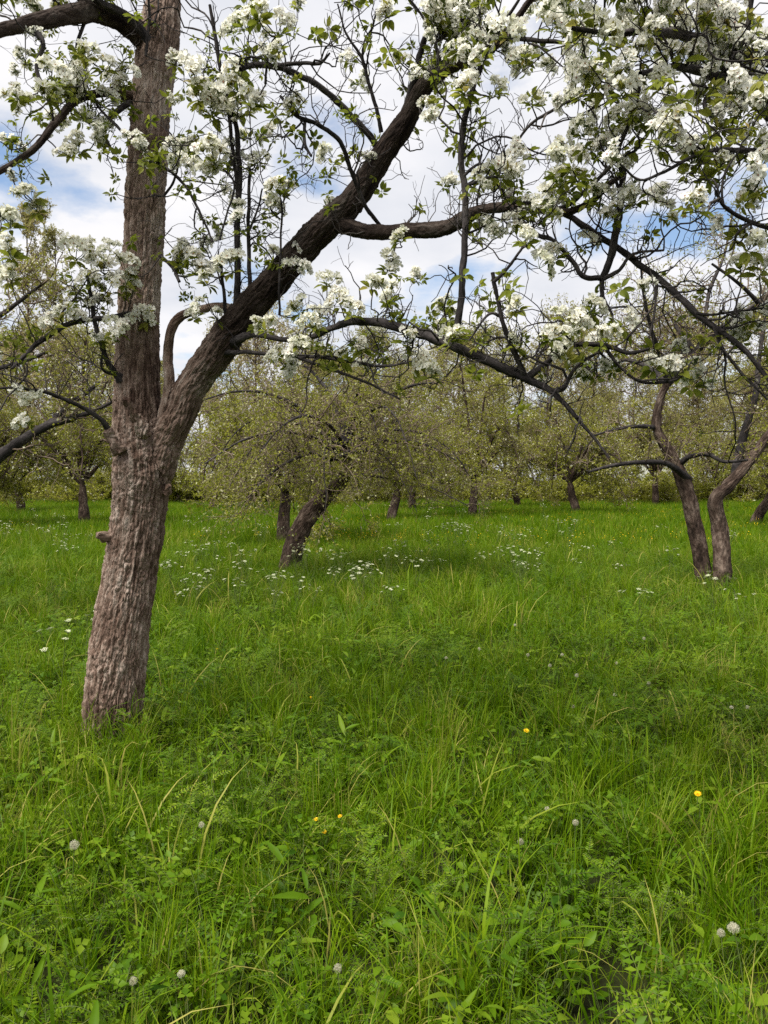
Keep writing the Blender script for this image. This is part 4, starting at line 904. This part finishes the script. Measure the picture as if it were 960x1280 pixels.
def scatter(name, coll, P, scl, label, tilt=.15, zs=None):
    c, n = coll; k = len(P)
    me = bpy.data.meshes.new(name); me.vertices.add(k); me.vertices.foreach_set('co', P.astype(np.float32).ravel())
    rot = np.stack([rng.normal(size=k) * tilt, rng.normal(size=k) * tilt, rng.uniform(0, 6.283, k)], 1)
    a = me.attributes.new('rot', 'FLOAT_VECTOR', 'POINT'); a.data.foreach_set('vector', rot.astype(np.float32).ravel())
    a = me.attributes.new('scl', 'FLOAT', 'POINT'); a.data.foreach_set('value', scl.astype(np.float32))
    a = me.attributes.new('idx', 'INT', 'POINT'); a.data.foreach_set('value', rng.integers(0, n, k).astype(np.int32))
    o = bpy.data.objects.new(name, me); C.objects.link(o); o['kind'] = 'stuff'; o['label'] = label
    ng = bpy.data.node_groups.new(name, 'GeometryNodeTree')
    ng.interface.new_socket('Geometry', in_out='INPUT', socket_type='NodeSocketGeometry'); ng.interface.new_socket('Geometry', in_out='OUTPUT', socket_type='NodeSocketGeometry')
    nn = ng.nodes.new; ll = ng.links.new
    gi = nn('NodeGroupInput'); go = nn('NodeGroupOutput'); ip = nn('GeometryNodeInstanceOnPoints'); ci = nn('GeometryNodeCollectionInfo')
    ci.inputs['Collection'].default_value = c; ci.inputs['Separate Children'].default_value = True; ci.inputs['Reset Children'].default_value = True
    ip.inputs['Pick Instance'].default_value = True
    def na(nm, dt):
        x = nn('GeometryNodeInputNamedAttribute'); x.data_type = dt; x.inputs['Name'].default_value = nm; return x.outputs['Attribute']
    ll(gi.outputs[0], ip.inputs['Points']); ll(ci.outputs[0], ip.inputs['Instance']); ll(na('idx', 'INT'), ip.inputs['Instance Index'])
    e2r = nn('FunctionNodeEulerToRotation'); ll(na('rot', 'FLOAT_VECTOR'), e2r.inputs[0]); ll(e2r.outputs[0], ip.inputs['Rotation'])
    ll(na('scl', 'FLOAT'), ip.inputs['Scale']); ll(ip.outputs[0], go.inputs[0])
    o.modifiers.new('scatter', 'NODES').node_group = ng
    return o
def field(y0, y1, per, margin=1.5):
    """random points of the meadow between depths y0..y1, at per/m2, inside the view plus a margin"""
    wmax = .53 * y1 + margin; n = int((y1 - y0) * 2 * wmax * per)
    x = rng.uniform(-wmax, wmax, n); y = rng.uniform(y0, y1, n); k = np.abs(x) < .53 * y + margin
    x, y = x[k], y[k]
    return np.stack([x, y, gz(x, y) - .01], 1)
def nz2(P, f, s): return fbm(np.stack([P[:, 0] * f, P[:, 1] * f, np.zeros(len(P))], 1), 3, s)
tuft = source('grass_tuft', [blade_geo(26, .16, .38, .0060, .04, .85) for _ in range(8)] + [blade_geo(30, .22, .46, .0054, .03, .5, .5) for _ in range(4)] + [blade_geo(20, .12, .34, .006, .05, 1.1, .4) for _ in range(4)] + [blade_geo(9, .26, .5, .0085, .05, 1.2, .58) for _ in range(3)], [M_grass])
ftuft = source('far_tuft', [blade_geo(40, .16, .40, .011, .12, .5) for _ in range(6)], [M_grass])
vet = source('vetch', [vetch_geo(3, .30) for _ in range(4)] + [vetch_geo(4, .24, .7, 8) for _ in range(4)] + [vetch_geo(2, .34, 1.1, 6, .5) for _ in range(3)], [M_vetch, M_stem])
herb = source('herb', [herb_geo(14, .05, .5) for _ in range(3)] + [herb_geo(10, .10, .2, 1.0) for _ in range(3)] + [herb_geo(18, .045, .6) for _ in range(3)], [M_vetch, M_stem])
def clover_geo(n):
    gg = Geo()
    b = np.stack([rng.normal(size=n) * .06, rng.normal(size=n) * .06, rng.uniform(.05, .2, n)], 1); f0 = b.copy(); f0[:, 2] = 0; f0[:, :2] *= .5
    tubes(gg, np.stack([f0, (f0 + b) / 2 + np.array([0, 0, .01]), b], 1), np.full((n, 3), .001), 3, m=1)
    nr = unit(np.array([[0, 0, 1.0]]) + rng.normal(size=(n, 3)) * .35); x = unit(np.cross(nr, rng.normal(size=(n, 3)))); y = np.cross(nr, x)
    for k in range(3):
        a = k * 2.094; d = x * np.cos(a) + y * np.sin(a) + nr * .2; sz = rng.uniform(.014, .026, n); leafs(gg, b, d, nr, sz, sz * .85, np.clip(rng.normal(.5, .15, n), 0, 1), 1, .12, .1)
    return gg
clov = source('clover', [clover_geo(14) for _ in range(5)], [M_vetch, M_stem])
fern = source('fern_leaf', [fern_geo(.32) for _ in range(5)], [M_vetch, M_stem])
Pn = field(1.2, 7, 85); k = nz2(Pn, .8, 101); s = 1 + .25 * nz2(Pn, 1.7, 102)
keep = rng.uniform(-.9, .25, len(Pn)) < k; Pn = Pn[keep]; s = s[keep]
Px = field(1.2, 4.2, 75); Pn = np.vstack([Pn, Px]); s = np.concatenate([s, rng.uniform(.6, .9, len(Px))])
Pm = field(7, 19, 42); sm = 1.12 + .4 * nz2(Pm, .55, 102)
Pt = []
for (bx, by, rr0, n) in [(base[0] + .02, base[1], .20, 46)] + [(o.location.x, o.location.y, .22, 26) for o in C.objects if o.name.startswith('fruit_tree')] + [(o.location.x, o.location.y, .2, 14) for o in C.objects if o.name.startswith('orchard_tree')]:
    a = rng.uniform(0, 6.283, n); q_ = rr0 * rng.uniform(.75, 1.8, n); x = bx + np.cos(a) * q_; y = by + np.sin(a) * q_; Pt.append(np.stack([x, y, gz(x, y) - .01], 1))
Pm = np.vstack([Pm] + Pt); sm = np.concatenate([sm, np.full(len(Pm) - len(sm), 1.0)])
scatter('grass', tuft, np.vstack([Pn, Pm]), np.concatenate([s, sm]) * rng.uniform(.65, 1.1, len(Pn) + len(Pm)), 'green meadow grass of bending blades')
Pf = field(18, 64, 13, 4)
scatter('far_grass', ftuft, Pf, rng.uniform(.75, 1.4, len(Pf)), 'green meadow grass running back to the trees').name = 'grass'
Pv = field(1.2, 7, 27); keep = rng.uniform(-.55, .75, len(Pv)) < -nz2(Pv, .8, 101) + .12; Pv = Pv[keep]
Pv2 = field(7, 16, 11)
scatter('vetch_foliage', vet, np.vstack([Pv, Pv2]), rng.uniform(.7, 1.2, len(Pv) + len(Pv2)), 'low vetch with feathery paired leaflets', .3)
Ph = field(1.2, 9, 60); Ph = Ph[rng.uniform(-.5, .5, len(Ph)) < nz2(Ph, 1.3, 105) + .15]
scatter('herb_foliage', herb, Ph, rng.uniform(.6, 1.25, len(Ph)), 'broad leaved meadow herbs among the grass', .25)
Pc = field(1.2, 6.5, 55); Pc = Pc[rng.uniform(-.5, .5, len(Pc)) < nz2(Pc, 1.0, 109) + .1]
scatter('clover_foliage', clov, Pc, rng.uniform(.7, 1.25, len(Pc)), 'small three leaved clover low in the grass', .25)
Pe = field(2.2, 16, 6); Pe = Pe[rng.uniform(-.5, .5, len(Pe)) < nz2(Pe, .5, 107) + .05]
scatter('fern_foliage', fern, Pe, rng.uniform(.7, 1.2, len(Pe)), 'finely divided cow parsley leaves in the grass', .2)

# ------------------------------------------------------------------ flowers of the meadow
def cow_parsley(h, nu):
    """returns stem geo, list of umbel geos"""
    st = Geo(); um = []
    main = grow(np.zeros((1, 3)), np.array([[rng.normal() * .08, rng.normal() * .08, 1.0]]), np.array([h]), 8, .05, .05)
    tubes(st, main, taper(np.array([.0035]), 9, .5), 4)
    ends = [(main[0, -1], unit(main[0, -1] - main[0, -2]))]
    for k in range(nu - 1):
        i = 3 + k % 5; a = rng.uniform(0, 6.283)
        br = grow(main[0, i][None], np.array([[np.cos(a) * .6, np.sin(a) * .6, 1.0]]), np.array([h * (1 - i / 9) * rng.uniform(.8, 1.25)]), 5, .06, .08)
        tubes(st, br, taper(np.array([.0022]), 6, .6), 3); ends.append((br[0, -1], unit(br[0, -1] - br[0, -2])))
    for p, d in ends:
        g2 = Geo(); R_ = rng.uniform(.012, .026); n = 11
        th = np.arange(n) * 2.4; rr = R_ * np.sqrt((np.arange(n) + .4) / n)
        x = unit(np.cross(d, np.array([.3, .8, .1]))); y = np.cross(d, x)
        e = p + d * .03 + x * (np.cos(th) * rr)[:, None] + y * (np.sin(th) * rr)[:, None] - d * (rr ** 2 * 6)[:, None]
        tubes(g2, np.stack([np.tile(p, (n, 1)), (p + e) / 2 + d * .003, e], 1), np.full((n, 3), .0006), 3, m=1)
        for c in e:
            m_ = 6; a2 = rng.uniform(0, 6.283, m_); o2 = c + (x * np.cos(a2)[:, None] + y * np.sin(a2)[:, None]) * (.0055 * rng.uniform(.3, 1, m_))[:, None] + d * rng.uniform(0, .003, m_)[:, None]
            leafs(g2, o2, unit(x * np.cos(a2)[:, None] + y * np.sin(a2)[:, None] + d * .3), np.tile(d, (m_, 1)), np.full(m_, .006), np.full(m_, .006), rng.uniform(.3, 1, m_), 0)
        um.append(g2)
    return st, um
def ground_at(px, py, hgt=0.3):
    """where something hgt tall whose top is seen at px, py stands"""
    d = FPX * (EYE - hgt) / max(py - HOR, 6); p = at(px, py, d); return p[0], p[1]
cpv = []
for v_ in range(6):
    st, um = cow_parsley(rng.uniform(.5, .78), 10)
    a = Geo(); a.merge(st)
    for v2_ in a.mq: v2_ += 2
    for u in um: a.merge(u)
    cpv.append(a.mesh('cow_parsley', [M_white, M_stem, M_stem]))
first = True
for (px, py, lab) in [(75, 800, 'cow parsley with flat white umbels left of the near trunk'), (105, 770, 'shorter cow parsley touching the near trunk from the left')]:
    x, y = ground_at(px, py, .55); st, um = cow_parsley(.55, 5)
    t = thing('cow_parsley', lab, 'wildflower', (x, y, gz1(x, y)), 'cow parsley in the meadow')
    s_ = obj('stem', st, M_stem); s_.parent = t
    for u in um: q_ = obj('umbel', u, [M_white, M_stem]); q_.parent = t
zones = [('cow parsley in the white drift in front of the leaning tree', (225, 540, 638, 735), 52), ('cow parsley in the loose drift on the open grass right of the leaning tree', (530, 740, 638, 712), 42),
         ('cow parsley in the drift left of the near trunk', (0, 125, 636, 690), 20), ('cow parsley scattered near the foot of the two-stemmed tree', (760, 955, 660, 770), 9), ('cow parsley close behind the near trunk on its right', (215, 275, 640, 740), 10)]
for lab, (xa, xb, ya, yb), n in zones:
    for k in range(n):
        x, y = ground_at(rng.uniform(xa, xb), rng.uniform(ya, yb), .46)
        o = bpy.data.objects.new('cow_parsley', cpv[int(rng.integers(6))]); C.objects.link(o); o.location = (x, y, gz1(x, y)); o.rotation_euler = (0, 0, rng.uniform(0, 6.28)); s_ = rng.uniform(.6, 1.0); o.scale = (s_,) * 3
        tag(o, lab, 'wildflower', 'cow parsley, ' + lab.split('cow parsley ')[1])
def dandelion_clock(h, full=True):
    st = Geo(); P = grow(np.zeros((1, 3)), np.array([[rng.normal() * .06, rng.normal() * .06, 1.0]]), np.array([h]), 7, .03, .03); tubes(st, P, taper(np.array([.0022]), 8, .8), 5)
    c = P[0, -1]; hd = Geo(); n = 100; i = np.arange(n) + .5; ph = np.arccos(1 - (2 if full else 1.3) * i / n); th = np.pi * (1 + 5 ** .5) * i
    D = np.stack([np.cos(th) * np.sin(ph), np.sin(th) * np.sin(ph), np.cos(ph)], 1)
    D = unit(D + rng.normal(size=(n, 3)) * .09); ln_ = rng.uniform(.011, .0165, (n, 1))
    tubes(hd, np.stack([np.tile(c, (n, 1)), c + D * ln_], 1), np.full((n, 2), .0002), 3, tint=rng.uniform(0, .5, n))
    for k in range(7):
        e = unit(D * rng.uniform(.3, 1.1, (n, 1)) + unit(np.cross(D, rng.normal(size=(n, 3)))))
        leafs(hd, c + D * ln_, e, D, np.full(n, .0065), np.full(n, .0007), rng.uniform(.2, 1, n), 0)
    cc = Geo(); m_ = 12
    leafs(cc, np.tile(c - np.array([0, 0, .003]), (m_, 1)), rdir(m_), rdir(m_), np.full(m_, .006), np.full(m_, .005), rng.uniform(0, .5, m_), 1)
    return st, hd, cc
def dandelion_flower(h):
    st = Geo(); P = grow(np.zeros((1, 3)), np.array([[rng.normal() * .08, -.15, 1.0]]), np.array([h]), 7, .03, .03); tubes(st, P, taper(np.array([.0022]), 8, .8), 5)
    c = P[0, -1]; d = unit(np.array([rng.normal() * .2, -.45, 1.0])); hd = Geo()
    x = unit(np.cross(d, np.array([.3, .8, .1]))); y = np.cross(d, x)
    for ring, (n, el, l) in enumerate(((22, .25, .019), (18, .7, .016), (14, 1.5, .011))):
        a = np.arange(n) / n * 6.283 + ring * .3; e = x * np.cos(a)[:, None] + y * np.sin(a)[:, None] + d * el
        leafs(hd, np.tile(c, (n, 1)) + unit(e) * .002, e, np.tile(d, (n, 1)), np.full(n, l) * rng.uniform(.9, 1.1, n), np.full(n, .0045), rng.uniform(0, 1, n), 1, .1, .1)
    cc = Geo(); n = 10; a = np.arange(n) / n * 6.283; leafs(cc, np.tile(c - d * .008, (n, 1)), x * np.cos(a)[:, None] + y * np.sin(a)[:, None] + d * 1.3, np.tile(-d, (n, 1)), np.full(n, .013), np.full(n, .005), rng.uniform(0, .4, n), 1)
    return st, hd, cc
CK = [(85, 1055, 'pale dandelion clock alone on a straight stalk among dark clover at the lower left'), (937, 1163, 'large dandelion clock on a tall stalk at the lower right edge'), (910, 1178, 'half blown dandelion clock leaning just below the large one at the right edge'),
 (254, 1030, 'small brownish dandelion clock on a pale dry stalk below the near trunk'), (240, 1212, 'dandelion clock low in the vetch at the bottom, nearest its left half'), (175, 1228, 'ragged dandelion clock low in the vetch left of the bottom pair'),
 (433, 1224, 'half open dandelion clock by the bottom yellow dandelion gap'), (685, 1018, 'dandelion clock of the pair in the grass under the yellow dandelion, upper one'), (720, 1040, 'dandelion clock of the pair in the grass under the yellow dandelion, lower one'),
 (640, 1058, 'greyish dandelion clock deep in the middle of the near grass'), (908, 890, 'bright dandelion clock at the right edge below the two-stemmed tree'), (935, 893, 'dim dandelion clock right beside the bright one at the right edge'),
 (770, 838, 'round dandelion clock, upper of the stacked pair in the middle right grass'), (770, 876, 'round dandelion clock, lower of the stacked pair in the middle right grass'), (720, 894, 'large loose dandelion clock between taller stems in the middle grass')]
CK2 = [(600, 818), (552, 824), (660, 824), (692, 838), (706, 820), (803, 804), (727, 852), (815, 857), (645, 786)]
ckv = [dandelion_clock(.36), dandelion_clock(.33, False), dandelion_clock(.36)]; ckm = [(a.mesh('stem', [M_stem]), b_.mesh('seed_head', [M_fluff]), c_.mesh('core', [M_stem])) for a, b_, c_ in ckv]
def place_flower(name, meshes, parts, x, y, lab, cat, group, s):
    t = thing(name, lab, cat, (x, y, gz1(x, y)), group); t.rotation_euler = (0, 0, rng.uniform(0, 6.28)) if name != 'dandelion' else (0, 0, rng.normal() * .3); t.scale = (s,) * 3
    for mm, pn_ in zip(meshes, parts):
        o = bpy.data.objects.new(pn_, mm); C.objects.link(o); o.parent = t
for i, (px, py, lab) in enumerate(CK):
    s = (.9 if px in (937, 85) else .68) * rng.uniform(.92, 1.05); x, y = ground_at(px, py, .35 * s); place_flower('dandelion_clock', ckm[i % 3], ('stem', 'seed_head', 'core'), x, y, lab, 'dandelion clock', 'dandelion clocks gone to seed in the grass', s)
for i, (px, py) in enumerate(CK2):
    x, y = ground_at(px, py, .27); place_flower('dandelion_clock', ckm[i % 3], ('stem', 'seed_head', 'core'), x, y, 'small white dandelion clock in the loose patch halfway across the grass', 'dandelion clock', 'small dandelion clocks in the middle patch', .75)
dfv = [dandelion_flower(.34) for _ in range(2)]; dfm = [(a.mesh('stem', [M_stem]), b_.mesh('flower_head', [M_yellow]), c_.mesh('bract', [M_stem])) for a, b_, c_ in dfv]
DF = [(868, 990, 'yellow dandelion in bright grass on the right, the largest yellow flower'), (656, 912, 'orange yellow dandelion over the dark hollow in the middle'), (403, 1003, 'yellow dandelion, lower of three close together below the leaning tree'), (427, 985, 'yellow dandelion, rightmost of three close together below the leaning tree'),
 (394, 988, 'yellow dandelion, leftmost of three close together below the leaning tree'), (826, 1272, 'yellow dandelion at the very bottom edge'), (387, 850, 'yellow dandelion between the near trunk and the middle grass'), (272, 790, 'tiny yellow dandelion right of the near trunk')]
for i, (px, py, lab) in enumerate(DF):
    x, y = ground_at(px, py, .30); place_flower('dandelion', dfm[i % 2], ('stem', 'flower_head', 'bract'), x, y, lab, 'dandelion', 'yellow dandelions in flower', .78 if i in (0, 1, 5) else .5)
# far yellow specks, uncountable
bt = Geo(); leafs(bt, np.array([[0, 0, .33]] * 6) + rng.normal(size=(6, 3)) * np.array([.1, .1, .03]), rdir(6, .3), rdir(6, 1), np.full(6, .02), np.full(6, .02), rng.uniform(0, 1, 6), 0)
bts = source('yellow_specks', [bt], [M_yellow])
Pb = field(16, 52, 3.5); Pb = Pb[rng.uniform(-.1, .9, len(Pb)) < nz2(Pb, .25, 111) + .25 * (Pb[:, 0] > .15 * Pb[:, 1])]
scatter('yellow_flowers', bts, Pb, rng.uniform(.6, 1.1, len(Pb)), 'tiny yellow flowers sprinkled over the far grass')
